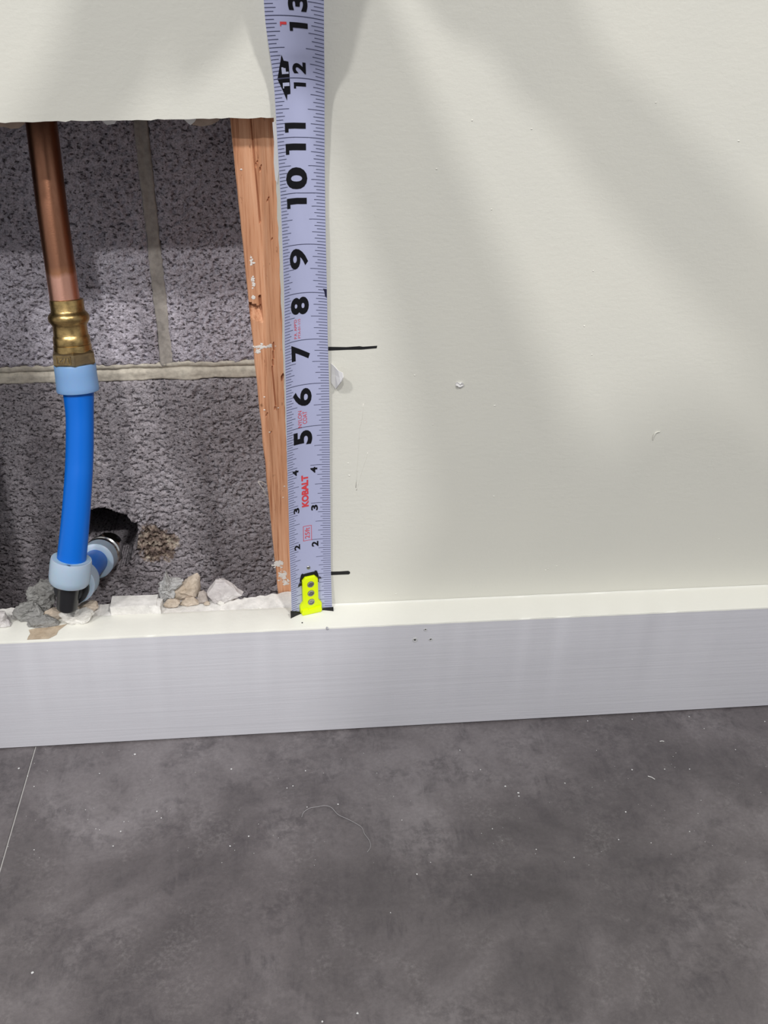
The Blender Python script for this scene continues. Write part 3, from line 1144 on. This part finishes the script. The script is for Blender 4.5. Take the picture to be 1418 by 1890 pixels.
# black plate under the lime cover
bm = bmesh.new()
out = [(UC - 0.235, 0.75), (UC + 0.235, 0.75), (UC + 0.235, 0.92), (UC + 0.20, 1.07), (UC + 0.15, 1.085), (UC + 0.14, 1.06), (UC - 0.14, 1.05), (UC - 0.16, 1.075), (UC - 0.20, 1.055), (UC - 0.24, 0.92)]
plate(bm, out, -0.01, 0.035, 0.008)
hp = mesh_obj('hook_plate', bm, DARKM, tape, True, 40)
for side in (-1, 1):
    bm = bmesh.new()
    rows = []
    for i in range(9):
        t = i / 8
        u = (0.0 if side < 0 else 1.0) - side * (1 - t) * 0.26
        wd_ = 0.04 + 0.13 * t ** 1.3
        b0 = blade(u, 0.0, 0.0)
        base = Vector((b0.x / IN + side * 0.03 * t, b0.y / IN - 0.02 - 0.03 * t, 0))
        rows.append([bm.verts.new(P(base.x, base.y + dy, zz)) for dy, zz in ((0.0, 0.03 + 0.16 * t * (1 if side < 0 else 0.4)), (-0.028, 0.03 + 0.14 * t * (1 if side < 0 else 0.4)), (-0.03 - 0.03 * t, 0.006), (0.0, 0.006))])
    for a, b in zip(rows, rows[1:]):
        for q in range(4):
            bm.faces.new((a[q], b[q], b[(q + 1) % 4], a[(q + 1) % 4]))
    bm.faces.new(rows[0])
    bm.faces.new(rows[-1])
    mesh_obj('hook_wing', bm, DARKM, hp, True, 40)
bm = bmesh.new()
for s, vv in ((-1, 0.86), (1, 0.90)):
    pts = [Vector(blade(UC + s * (0.20 + 0.09 * t), vv + 0.02 - 0.10 * t * t * (1 if s < 0 else 0.3), 0.02 + 0.02 * t)) / IN - Vector((0, 0, H0)) for t in [i / 6 for i in range(7)]]
    tube(bm, pts, [0.022] * 6 + [0.012], 8)
mesh_obj('plate_tab', bm, DARKM, hp, True)

# case held above the picture
cs = blade(0.5, 17.5) / IN - Vector((0, 0, H0))
bm = bmesh.new()
g = bmesh.ops.create_cube(bm, size=1.0)
for v in bm.verts:
    v.co = P(cs.x + v.co.x * 1.3, cs.y - 0.95 + v.co.y * 2.5, cs.z + 1.30 + v.co.z * 2.8)
bmesh.ops.bevel(bm, geom=bm.edges[:], offset=0.35 * IN, segments=4, affect='EDGES')
mesh_obj('case', bm, BLACK, tape, True, 40)


# ------------------------------------------------------------------ marks and damage on the drywall
def q0_(px, py):
    p = at(px, py, 1, 0.0)
    return (p.x, p.z)


flat_patch('marker_line', [q0_(*t) for t in ((606, 640), (640, 640.5), (664, 638.8), (670, 639.8), (696.5, 638), (695.5, 642.5), (668, 645), (640, 645.5), (606, 647))], -0.002, MARKER, wall, 0.004)
flat_patch('marker_line', [q0_(*t) for t in ((608, 1055), (628, 1054.5), (643, 1053.5), (646, 1055), (646.5, 1058), (644, 1060), (628, 1060.5), (608, 1061.5))], -0.002, MARKER, wall, 0.004)


def flake(name, cen, rx, rz, height, material, seed, parent, y=0.0):
    """curled chip standing off the face"""
    rnd = random.Random(seed)
    bm = bmesh.new()
    k = 12
    ring = []
    x0, z0 = cen
    lo = []
    for i in range(k):
        a = 2 * math.pi * i / k
        s = rnd.uniform(0.65, 1.1)
        x, z = x0 + rx * s * math.cos(a), z0 + rz * s * math.sin(a)
        lift = height * rnd.uniform(0.1, 0.6) * (1 + math.sin(a + 1)) * 0.6
        ring.append(bm.verts.new(P(x, y - 0.006 - lift, z)))
        lo.append(bm.verts.new(P(x0 + 0.8 * (x - x0), y + 0.004, z0 + 0.8 * (z - z0))))
    mid = [bm.verts.new(P(x0 + rx * 0.4 * math.cos(a) * rnd.uniform(.6, 1.3), y - height * rnd.uniform(0.25, 1.0), z0 + rz * 0.4 * math.sin(a))) for a in [2 * math.pi * i / 6 for i in range(6)]]
    top = bm.verts.new(P(x0, y - height * 0.6, z0))
    for i in range(k):
        j = (i + 1) % k
        bm.faces.new((ring[i], ring[j], lo[j], lo[i]))
        mm = mid[(i // 2) % 6]
        bm.faces.new((ring[i], mm, ring[j]))
        if i % 2 == 1:
            bm.faces.new((ring[j], mm, mid[((i + 1) // 2) % 6]))
    for i in range(6):
        bm.faces.new((mid[i], top, mid[(i + 1) % 6]))
    return mesh_obj(name, bm, material, parent)


bm = bmesh.new()
FL = [((611, 671), 0.01), ((611, 690), 0.01), ((611, 706), 0.01), ((616, 675), 0.10), ((619, 692), 0.12), ((620, 718), 0.12), ((624, 684), 0.22), ((627, 697), 0.26), ((624, 712), 0.24), ((632, 688), 0.30), ((633, 697), 0.34), ((629, 705), 0.32)]
vs = []
for (px, py), off in FL:
    q = at(px, py, 1, -off)
    vs.append(bm.verts.new(P(q.x, -off, q.z)))
fs = []
for r_ in range(3):
    for c_ in range(2):
        a = r_ * 3 + c_
        fs.append(bm.faces.new((vs[a], vs[a + 1], vs[a + 4], vs[a + 3])))
r = bmesh.ops.extrude_face_region(bm, geom=fs)
for v in [e for e in r['geom'] if isinstance(e, bmesh.types.BMVert)]:
    v.co += Vector((0.018, 0.012, -0.006)) * IN
bmesh.ops.triangulate(bm, faces=bm.faces)
mesh_obj('torn_paper', bm, PAPERW, wall)
flake('paint_chip', q0_(848, 710), 0.10, 0.085, 0.07, PAPERW, 5, wall)
# curled paint nib at the right and small nibs
pts = [Vector((q[0], -0.012, q[1])) for q in (q0_(1205, 812), q0_(1207, 804), q0_(1211, 798), q0_(1219, 796.5))]
ks = [(i, tuple(p)) for i, p in enumerate(pts)]
bm = bmesh.new()
tube(bm, [Vector(catmull(ks, i * 3 / 16)) for i in range(17)], [0.004 + 0.018 * math.sin(math.pi * (i + 1) / 18) for i in range(17)], 8)
mesh_obj('paint_nib', bm, PAINT, wall, True)
bm = bmesh.new()
for px, py in ((1095, 500), (1079, 602), (1211, 190), (1093, 655), (765, 693), (799, 783), (913, 749), (1012, 1050), (1028, 1045), (912, 916), (1327, 995), (908, 386), (806, 312), (731, 1096), (1008, 1052), (872, 222), (981, 238), (1364, 260), (643, 855), (645, 878)):
    c = q0_(px, py)
    blob_specks(bm, c[0], c[1], 0.01, 0.01, 1, 0.002, px, 0.018, 0.032)
o = mesh_obj('paint_nib', bm, PAINT, wall)
for line in ([(671, 745), (668, 775), (664, 790), (662, 825), (657, 900)], [(679, 835), (668, 870), (658, 905)]):
    pts = [Vector((q0_(*t)[0], 0.006, q0_(*t)[1])) for t in line]
    ks = [(i, tuple(p)) for i, p in enumerate(pts)]
    n = len(pts) - 1
    bm = bmesh.new()
    tube(bm, [Vector(catmull(ks, i * n / 20)) for i in range(21)], [0.011] * 21, 8)
    mesh_obj('paint_scratch', bm, PAINT, wall, True)
# torn paper along the cut
flat_patch('torn_paper', [q0_(*t) for t in ((503, 226), (507, 224), (511, 232), (513, 268), (516, 290), (515, 318), (512, 339), (508.5, 332), (506, 300), (506, 262), (504, 240))], 0.02, PAPERW, wall, 0.035, 0.015, 2)


def paper_shred(pxs, material, y0, y1, parent):
    bm = bmesh.new()
    vs = []
    for px, py in pxs:
        p = at(px, py, 1, (y0 + y1) / 2)
        vs.append((p.x, p.z))
    top = [bm.verts.new(P(x, y0 + 0.03 * noise.noise((x * 5, z * 5, 1)), z)) for x, z in vs]
    bot = [bm.verts.new(P(x, y1 + 0.03 * noise.noise((x * 5, z * 5, 3)), z)) for x, z in vs]
    bm.faces.new(top)
    bm.faces.new(list(reversed(bot)))
    n = len(vs)
    for i in range(n):
        bm.faces.new((top[i], bot[i], bot[(i + 1) % n], top[(i + 1) % n]))
    bmesh.ops.triangulate(bm, faces=bm.faces)
    return mesh_obj('torn_paper', bm, material, parent)


paper_shred([(-4, 222), (48, 222), (44, 230), (36, 236), (22, 237), (8, 233), (-4, 234)], PAPER, 0.40, 0.5, wall)
paper_shred([(186, 216), (220, 215), (212, 228), (198, 230), (189, 223)], PAPERW, 0.42, 0.5, wall)
paper_shred([(338, 213), (412, 210), (404, 222), (392, 229), (372, 233), (356, 230), (345, 222)], PAPER, 0.40, 0.5, wall)
paper_shred([(334, 213), (366, 212), (360, 224), (352, 231), (344, 224)], PAPERW, 0.36, 0.41, wall)

# ------------------------------------------------------------------ broken drywall stubs along the opening's foot
def lump_box(name, a, b, bev, amp, freq, seed, material, parent=None, sub=3):
    bm = bmesh.new()
    box(bm, a, b)
    bmesh.ops.subdivide_edges(bm, edges=bm.edges[:], cuts=sub * 2, use_grid_fill=True)
    for v in bm.verts:
        c = v.co / IN
        n = Vector((noise.noise(c * freq + Vector((seed, 0, 0))), noise.noise(c * freq + Vector((0, seed, 0))), noise.noise(c * freq + Vector((0, 0, seed)))))
        v.co += n * amp * IN
    return mesh_obj(name, bm, material, parent, bool(bev), 40 if bev else None)


s0, s1 = at(205, 1133, 1, 0.02), at(296, 1128, 1, 0.02)
lump_box('drywall_stub', (s0.x, 0.0, -0.25), (s1.x - 0.08, 0.46, 0.24), 1, 0.035, 3.0, 1.3, GYPSUM, wall, 4)
lump_box('drywall_stub', (s1.x - 0.22, -0.02, -0.1), (s1.x + 0.02, 0.30, 0.20), 1, 0.06, 5.0, 4.3, GYPSUM, wall, 3)
# fractured ramp of core left in front of the stud
bm = bmesh.new()
n = 40
rows = []
for i in range(n + 1):
    t = i / n
    x = -2.75 + (HR + 2.72) * t
    hgt = 0.02 + 0.10 * t + 0.03 * noise.noise((x * 6, 1, 2))
    dep = 0.32 + 0.18 * t + 0.05 * noise.noise((x * 7, 4, 2))
    rows.append([bm.verts.new(P(x, yy, zz + 0.02 * noise.noise((x * 9, yy * 9, 3)))) for yy, zz in ((0.02, -0.1), (0.03, 0.01), (dep * 0.55, hgt * 0.7), (dep, hgt), (dep + 0.02, -0.1))])
for a, b in zip(rows, rows[1:]):
    for q in range(4):
        bm.faces.new((a[q], b[q], b[q + 1], a[q + 1]))
bm.faces.new(rows[0])
bm.faces.new(list(reversed(rows[-1])))
mesh_obj('drywall_stub', bm, GYPSUM, wall, True, 30)
# bare patch on the ledge where paint came off
bm = bmesh.new()
pxs = [(48, 1187), (52, 1176), (56, 1170), (53, 1163), (66, 1160), (84, 1159), (105, 1156), (124, 1152), (108, 1164), (104, 1172), (94, 1177), (88, 1184), (82, 1189), (66, 1190)]
vs = []
for px, py in pxs:
    p = at(px, py, 2, 0.004)
    vs.append(bm.verts.new(P(p.x, max(p.y, -BD + 0.05), 0.010)))
f = bm.faces.new(vs)
r = bmesh.ops.extrude_face_region(bm, geom=[f])
for v in [e for e in r['geom'] if isinstance(e, bmesh.types.BMVert)]:
    v.co.z += 0.004 * IN
bmesh.ops.triangulate(bm, faces=bm.faces)
mesh_obj('bare_patch', bm, lump_mat('tan_primer', (0.40, 0.31, 0.22), (0.52, 0.43, 0.33), scale=200, d=0.0003), bb)
# nail holes in the face
for px, py, rr in ((766, 1181, 0.055), (795, 1180, 0.042), (785.5, 1162, 0.036)):
    p = at(px, py, 1, -BD)
    bm = bmesh.new()
    rings = []
    rnd = random.Random(px)
    for q, (rad, yy) in enumerate(((rr * 1.25, 0.002), (rr, -0.014), (rr * 0.62, -0.010), (rr * 0.5, -0.003))):
        rings.append([bm.verts.new(P(p.x + rad * rnd.uniform(0.8, 1.2) * math.cos(a), -BD + yy, p.z + rad * rnd.uniform(0.8, 1.2) * math.sin(a))) for a in [2 * math.pi * i / 14 for i in range(14)]])
    for a, b in zip(rings, rings[1:]):
        for i in range(14):
            bm.faces.new((a[i], a[(i + 1) % 14], b[(i + 1) % 14], b[i])).material_index = 0
    bm.faces.new(rings[-1]).material_index = 1
    mesh_obj('nail_hole', bm, [mat('chipped_filler', (0.5, 0.5, 0.5), 0.9), mat('dark_nail', (0.05, 0.05, 0.05), 0.6)], bb)
p = at(604, 1158, 1, -BD)
flake('paint_nib', (p.x, -0.02), 0.035, 0.07, 0.05, GRAY, 12, bb, -BD)
p = at(558, 1150, 2, 0.0)
bm = bmesh.new()
blob = bmesh.ops.create_icosphere(bm, subdivisions=1, radius=0.02 * IN)
for v in bm.verts:
    v.co = v.co * 1.0 + P(p.x, p.y, 0.008)
mesh_obj('dirt_speck', bm, MARKER, bb)

# ------------------------------------------------------------------ rubble on the ledge
GREYM = lump_mat('grey_mortar_lump', (0.22, 0.215, 0.205), (0.31, 0.305, 0.295), scale=260, d=0.002)
TANM = lump_mat('tan_plaster_lump', (0.42, 0.34, 0.26), (0.58, 0.50, 0.42), scale=200, d=0.0014)
LAVM = lump_mat('pale_gypsum_lump', (0.52, 0.48, 0.48), (0.64, 0.61, 0.60), scale=180, d=0.0009)
WHITEM = lump_mat('white_plaster_lump', (0.66, 0.63, 0.58), (0.76, 0.74, 0.70), scale=150, d=0.0009)


def shard(name, off, sc, outline, dpt, seed, material, label, rough=0.05, cuts=3, front=0.62):
    """broken lump with a given silhouette; its foot stands on the ledge where the sight line to its lowest point lands"""
    px = [(off[0] + x / sc, off[1] + y / sc) for x, y in outline]
    xb, yb = max(px, key=lambda q: q[1])
    y0 = at(xb, yb, 2, 0.0).y
    y0 = min(max(y0, -0.75), 0.42)
    ym = y0 + dpt * 0.45
    pts = [at(x, y, 1, y0 + dpt * 0.2) for x, y in px]
    cx_ = sum(p_.x for p_ in pts) / len(pts)
    zb = min(p_.z for p_ in pts)
    cz_ = sum(p_.z for p_ in pts) / len(pts)
    rnd = random.Random(seed)
    bm = bmesh.new()
    rings = []
    for yy, k in ((y0 + dpt, 0.55), (ym, 1.0), (y0 + dpt * 0.12, 0.93), (y0, front)):
        ring = []
        for p_ in pts:
            kk = k * (1 if k == 1.0 else rnd.uniform(0.88, 1.08))
            ring.append(bm.verts.new((cx_ + (p_.x - cx_) * kk, yy + rnd.uniform(-0.04, 0.04) * dpt, cz_ + (p_.z - cz_) * kk)))
        rings.append(ring)
    n = len(pts)
    for a, b in zip(rings, rings[1:]):
        for q in range(n):
            bm.faces.new((a[q], a[(q + 1) % n], b[(q + 1) % n], b[q]))
    for ring, yy in ((rings[0], y0 + dpt * 1.08), (rings[-1], y0 - dpt * 0.08)):
        c = bm.verts.new((cx_ + rnd.uniform(-0.05, 0.05), yy, cz_ + rnd.uniform(-0.05, 0.05)))
        for q in range(n):
            bm.faces.new((ring[q], ring[(q + 1) % n], c))
    bmesh.ops.triangulate(bm, faces=bm.faces)
    bmesh.ops.subdivide_edges(bm, edges=bm.edges[:], cuts=cuts, use_grid_fill=True, smooth=0.12)
    for v in bm.verts:
        q = v.co
        d = rough * noise.noise(q * 4 + Vector((seed, 0, 0))) + rough * 0.7 * noise.noise(q * 10 + Vector((0, seed, 0))) + rough * 0.55 * noise.noise(q * 24 + Vector((0, 0, seed)))
        dirv = (q - Vector((cx_, ym, cz_)))
        if dirv.length > 1e-6:
            v.co = q + dirv.normalized() * d
    zlow = min(v.co.z for v in bm.verts)
    for v in bm.verts:
        if v.co.z < 0.006:
            v.co.z = 0.006
    base = P(cx_, ym, 0.0)
    shift = 0.0 if zlow <= 0.006 else zlow - 0.006
    for v in bm.verts:
        v.co = P(v.co.x, v.co.y, v.co.z - shift) - base
    o = mesh_obj(name, bm, material, None, True, 24)
    o.location = base
    return tag(o, label, 'rubble')


ASHM = lump_mat('ash_grey_lump', (0.36, 0.355, 0.35), (0.48, 0.475, 0.47), scale=240, d=0.002)
BROWNM = lump_mat('brown_grey_pebble', (0.36, 0.31, 0.28), (0.46, 0.41, 0.38))
LO, LS = (0, 880), 5.064
RO, RS = (240, 880), 4.727
shard('mortar_lump', LO, LS, [(245, 1160), (255, 1075), (330, 1040), (350, 1005), (480, 1000), (525, 1060), (520, 1180), (440, 1280), (380, 1250), (300, 1200)], 0.5, 2, GREYM, 'dark grey crumbly mortar lump directly behind and left of the black elbow', 0.09, 4)
shard('mortar_lump', LO, LS, [(115, 1270), (130, 1235), (220, 1205), (300, 1190), (350, 1220), (415, 1290), (390, 1345), (180, 1360)], 0.42, 5, GREYM, 'grey rounded mortar lump left of the pipe elbow, in front of the dark crumbly one', 0.06, 4)
shard('mortar_lump', LO, LS, [(240, 1400), (260, 1340), (330, 1320), (430, 1325), (520, 1345), (555, 1385), (480, 1410), (300, 1408)], 0.30, 8, GREYM, 'flat grey mortar crumb lying just behind the bare tan patch', 0.045, 4)
shard('plaster_lump', LO, LS, [(380, 1310), (480, 1240), (600, 1280), (570, 1330), (450, 1340)], 0.25, 11, TANM, 'tan plaster crumb under the black pipe elbow', 0.03)
shard('plaster_lump', LO, LS, [(540, 1300), (640, 1272), (740, 1290), (850, 1255), (868, 1300), (800, 1372), (660, 1388), (570, 1350)], 0.34, 14, WHITEM, 'white folded plaster chip right of the black pipe elbow', 0.05)
shard('plaster_lump', LO, LS, [(690, 1245), (790, 1190), (900, 1175), (915, 1220), (865, 1262), (720, 1265)], 0.28, 17, TANM, 'rusty tan plaster chip behind the white folded chip', 0.04)
shard('plaster_lump', LO, LS, [(-120, 1270), (45, 1275), (60, 1340), (105, 1390), (40, 1412), (-120, 1412)], 0.30, 21, LAVM, 'pale plaster crumb cut off by the left edge of the photo', 0.04)
shard('mortar_lump', RO, RS, [(255, 1080), (245, 1000), (255, 950), (300, 890), (310, 835), (332, 870), (380, 920), (470, 915), (400, 990), (380, 1070), (310, 1090)], 0.36, 23, ASHM, 'light grey crumbly mortar lump beside the white drywall stub', 0.08, 4)
shard('plaster_lump', RO, RS, [(375, 1065), (385, 1000), (470, 940), (505, 900), (575, 870), (608, 892), (608, 1050), (560, 1078), (440, 1092)], 0.40, 27, TANM, 'tan stone-like plaster lump with a tall right side in the rubble', 0.04)
shard('plaster_lump', RO, RS, [(430, 1115), (480, 1068), (550, 1062), (605, 1108), (560, 1128), (470, 1132)], 0.22, 29, TANM, 'low flat tan crumb in front of the tall tan lump', 0.03)
shard('plaster_lump', RO, RS, [(290, 1115), (330, 1080), (400, 1078), (442, 1095), (420, 1125), (330, 1150)], 0.22, 30, TANM, 'small pale tan crumb next to the end of the white drywall stub', 0.03)
shard('plaster_lump', RO, RS, [(588, 1060), (600, 1015), (640, 1003), (675, 1040), (680, 1078), (640, 1112), (600, 1102)], 0.22, 33, BROWNM, 'small round brown pebble between the tan lump and the pale wedge', 0.02)
shard('plaster_lump', RO, RS, [(672, 1015), (745, 915), (830, 918), (900, 960), (992, 1028), (935, 1060), (830, 1112), (740, 1108), (690, 1060)], 0.42, 36, LAVM, 'large pale lavender-white plaster wedge at the right of the rubble', 0.03)
shard('plaster_lump', RO, RS, [(760, 1105), (790, 1085), (825, 1095), (828, 1115), (780, 1122)], 0.12, 38, WHITEM, 'tiny white crumb at the foot of the pale wedge', 0.01, 2)
shard('plaster_lump', RO, RS, [(642, 1112), (665, 1090), (695, 1098), (698, 1120), (655, 1125)], 0.10, 39, TANM, 'tiny tan crumb below the round brown pebble', 0.01, 2)

# ------------------------------------------------------------------ floor litter
pts = [(557, 1509), (561, 1500), (572, 1493), (585, 1490), (600, 1488), (612, 1492), (624, 1504), (640, 1512), (655, 1520), (668, 1528), (673, 1540), (682, 1553), (684, 1564), (678, 1574)]
ks = []
for i, (x, y) in enumerate(pts):
    q = at(x, y, 2, -H0)
    ks.append((i, (q.x, q.y, -H0 + 0.014 + 0.006 * (i % 3))))
bm = bmesh.new()
NP = 90
tube(bm, [Vector(catmull(ks, i * (len(ks) - 1) / (NP - 1))) for i in range(NP)], [0.0055] * NP, 6)
o = mesh_obj('thread', bm, mat('pale_thread', (0.34, 0.33, 0.34), 0.8), None, True)
tag(o, 'thin pale curved thread lying on the grey floor tile', 'thread')
bm = bmesh.new()
rnd = random.Random(4)
spk = [(249, 1393, 3), (427, 1420, 2.5), (184, 1428, 2), (564, 1423, 2), (567, 1650 - 160, 2), (624, 1485, 2.5), (223, 1535, 2.5), (290, 1498, 2.5), (298, 1510, 2), (229, 1517, 1.6), (459, 1544, 2.5), (425, 1562, 2.5), (209, 1562, 2.5), (63, 1569, 2), (60, 1796, 4),
       (51, 1433, 2), (35, 1419, 3), (63, 1452, 2), (887, 1421, 2.2), (933, 1452, 3), (957, 1464, 3.2), (958, 1470, 2.4), (1043, 1446, 2.2), (1167, 1421, 2.4), (1227, 1420, 2), (1273, 1420, 2), (1155, 1499, 2.6), (1142, 1550, 2), (909, 1530, 2), (990, 1568, 2), (1060, 1583, 2), (770, 1614, 2.6), (870, 1615, 2), (721, 1685, 2),
       (795, 1592, 1.6), (541, 1451, 2), (530, 1455, 2), (742, 1514, 1.6), (1202, 1556, 1.8), (1273, 1535, 1.8), (1085, 1331, 2), (1272, 1323, 2), (1167, 1328, 2), (820, 1336, 1.8), (1358, 1384, 1.8), (849, 1385, 1.8), (595, 1886, 3), (660, 1871, 4), (177, 1530, 1.6), (158, 1495, 1.5), (184, 1532, 1.4), (1412, 1332, 1.8), (1300, 1345, 1.5), (546, 1351, 3)]
for i in range(90):
    spk.append((rnd.uniform(0, 1418), rnd.uniform(1370, 1600), rnd.uniform(0.7, 1.2)))
for px, py, s in spk:
    q = at(px, py, 2, -H0)
    if q.y > -BD - 0.02:
        continue
    rr = s * depth(q) / F / 2 * 1.15
    g = bmesh.ops.create_icosphere(bm, subdivisions=1, radius=rr * IN)
    for v in g['verts']:
        v.co = Vector((v.co.x * rnd.uniform(0.8, 1.5), v.co.y * rnd.uniform(0.8, 1.4), v.co.z * 0.7)) + P(q.x, q.y, -H0 + rr * 0.6)
o = mesh_obj('plaster_dust', bm, mat('white_dust', (0.55, 0.55, 0.55), 0.9))
o['kind'] = 'stuff'
tag(o, 'scattered white plaster specks over the grey floor tiles', 'dust')
# small fibres near the baseboard on the right
for k, line in enumerate(([(1218, 1369), (1226, 1369)], [(1196, 1433), (1209, 1439)])):
    bm = bmesh.new()
    pp = [at(x, y, 2, -H0) for x, y in line]
    a, b = [Vector((q.x, q.y, -H0 + 0.012)) for q in pp]
    tube(bm, [a, a.lerp(b, 0.5) + Vector((0.01, 0.015, 0)), b], [0.01] * 3, 6)
    o = mesh_obj('splinter', bm, mat('pale_splinter', (0.6, 0.6, 0.58), 0.8))
    tag(o, ('short white splinter on the floor closest to the baseboard at right', 'short grey splinter on the floor further out from the baseboard at right')[k], 'splinter')

# ------------------------------------------------------------------ downlight fixtures in the ceiling
for i, (lx, ly, lw, lr) in enumerate(LAMPS):
    bm = bmesh.new()
    rings = []
    for rad, z in ((lr / IN + 0.2, CEIL), (lr / IN + 0.9, CEIL - 0.02), (lr / IN + 0.9, CEIL - 0.5), (lr / IN + 0.2, CEIL - 0.5)):
        rings.append([bm.verts.new(P(lx + rad * math.cos(a), ly + rad * math.sin(a), z)) for a in [2 * math.pi * j / 32 for j in range(32)]])
    for a, b in zip(rings, rings[1:]):
        for j in range(32):
            bm.faces.new((a[j], a[(j + 1) % 32], b[(j + 1) % 32], b[j]))
    o = mesh_obj('ceiling_downlight', bm, mat('white_bezel', (0.8, 0.8, 0.8), 0.5), None, True, 40)
    tag(o, ('round white ceiling downlight nearest the pipe side', 'round white ceiling downlight nearest the plain wall side', 'round white ceiling downlight in the middle furthest from the wall')[i], 'light')

# ------------------------------------------------------------------ the photographer, behind the camera, steadying the tape case
def skin_body(name, nodes, edges, material, root, sub=2, parent=None):
    """nodes: (x, y, z, r) inches"""
    me = bpy.data.meshes.new(name)
    me.from_pydata([P(*n[:3]) for n in nodes], edges, [])
    me.materials.append(material)
    o = link(bpy.data.objects.new(name, me), parent)
    md = o.modifiers.new('skin', 'SKIN')
    md.use_smooth_shade = True
    for i, n in enumerate(nodes):
        sv = me.skin_vertices[0].data[i]
        sv.radius = (n[3] * IN, n[3] * IN)
        sv.use_root = (i == root)
    ss = o.modifiers.new('subdivision', 'SUBSURF')
    ss.levels = sub
    ss.render_levels = sub
    return o


person = thing('person', 'crouching person in dark work clothes behind the camera, one arm out to the tape case', 'person', (9, -46, -H0))
CLOTH = mat('dark_work_cloth', (0.05, 0.055, 0.07), 0.85)
SKINM = mat('skin', (0.50, 0.30, 0.22), 0.5)
HAIR = mat('short_brown_hair', (0.05, 0.03, 0.02), 0.7)
hx, hy, hz = cs.x, cs.y - 2.9, cs.z + 1.6
nodes = [(9, -49, 10, 5.0), (9, -47, 16, 5.2), (8.0, -43, 22, 5.2), (6, -39, 26.5, 4.6), (4.2, -37, 29.6, 2.4),     # pelvis .. neck base
         (-0.4, -35, 27.3, 3.2), (0.6, -30, 26.6, 2.6), (2.0, -24, 25.5, 1.75), (0.9, -16.5, 23.5, 1.1), (hx - 0.1, hy - 1.6, hz + 0.7, 0.85),   # left arm
         (13, -38, 27.0, 2.8), (15.5, -37, 21.0, 2.2), (12.5, -33, 15.5, 1.8), (8.5, -29.5, 14.6, 1.3), (5.2, -27, 14.8, 1.05),           # right arm
         (5, -48, 9, 4.0), (2, -40, 11, 3.2), (1, -35, 9.5, 2.6), (1, -41, 3.4, 2.1), (1, -46, -1.6, 1.5), (0.8, -40, -2.3, 1.0),
         (13, -48, 9, 4.0), (16, -40, 8.5, 3.2), (17, -36, 6, 2.6), (16, -43, 1.5, 2.1), (15.5, -49, -1.4, 1.5), (16, -44, -2.3, 1.0)]
edges = [(0, 1), (1, 2), (2, 3), (3, 4), (3, 5), (5, 6), (6, 7), (7, 8), (8, 9), (3, 10), (10, 11), (11, 12), (12, 13), (13, 14),
         (0, 15), (15, 16), (16, 17), (17, 18), (18, 19), (19, 20), (0, 21), (21, 22), (22, 23), (23, 24), (24, 25), (25, 26)]
skin_body('body', nodes, edges, CLOTH, 0, 2, person)
bm = bmesh.new()
bmesh.ops.create_uvsphere(bm, u_segments=28, v_segments=20, radius=1.0)
HC = Vector((3.8, -35.8, 32.8))
for v in bm.verts:
    x, y, z = v.co
    face = max(0, y)
    w = 3.0 * (1 - 0.18 * max(0, -z))
    q = Vector((x * w, y * 3.7 * (1 - 0.1 * max(0, -z)), z * 4.4))
    if face > 0.8 and abs(x) < 0.16 and -0.25 < z < 0.2:
        q.y += 0.7 * (1 - abs(x) / 0.16)                     # nose
    if face > 0.6 and 0.05 < z < 0.25 and 0.2 < abs(x) < 0.5:
        q.y -= 0.25                                           # eye sockets
    c_, s_ = math.cos(-0.55), math.sin(-0.55)
    v.co = P(HC.x + q.x, HC.y + q.y * c_ - q.z * s_, HC.z + q.y * s_ + q.z * c_)
hd = mesh_obj('head', bm, SKINM, person, True)
bm = bmesh.new()
bmesh.ops.create_uvsphere(bm, u_segments=28, v_segments=20, radius=1.0)
bmesh.ops.delete(bm, geom=[v for v in bm.verts if v.co.z < -0.2 or (v.co.y > 0.45 and v.co.z < 0.6)], context='VERTS')
for v in bm.verts:
    x, y, z = v.co
    q = Vector((x * 3.25, y * 3.95, z * 4.7))
    c_, s_ = math.cos(-0.55), math.sin(-0.55)
    v.co = P(HC.x + q.x, HC.y + q.y * c_ - q.z * s_, HC.z + q.y * s_ + q.z * c_)
mesh_obj('hair', bm, HAIR, hd, True)


def hand(cx, cy, cz, sgn):
    """palm behind (cx, cy, cz), fingers closing round both sides of what stands in front of it"""
    o = skin_body('palm', [(cx, cy - 1.7, cz + 0.5, 0.8), (cx, cy - 0.8, cz + 0.4, 0.95), (cx, cy - 0.1, cz + 0.2, 0.85)], [(0, 1), (1, 2)], SKINM, 0, 2, person)
    for i in range(4):
        zz = cz + 1.1 - i * 0.74
        k = (0, 0.15, 0.08, -0.12)[i]
        n = [(cx + 0.4 * sgn, cy - 0.1, zz, 0.34), (cx + sgn * 1.22, cy + 0.75, zz, 0.33), (cx + sgn * 1.28, cy + 1.75 + k, zz - 0.05, 0.30), (cx + sgn * 1.2, cy + 2.45 + k, zz - 0.1, 0.25)]
        skin_body('finger', n, [(0, 1), (1, 2), (2, 3)], SKINM, 0, 1, o)
    n = [(cx - 0.4 * sgn, cy - 0.4, cz + 0.7, 0.42), (cx - sgn * 1.28, cy + 0.7, cz + 1.0, 0.38), (cx - sgn * 1.30, cy + 1.7, cz + 1.2, 0.32)]
    skin_body('thumb', n, [(0, 1), (1, 2)], SKINM, 0, 1, o)


hand(hx, hy + 0.1, hz, 1)
hand(4.4, -25.4, 14.6, -1)
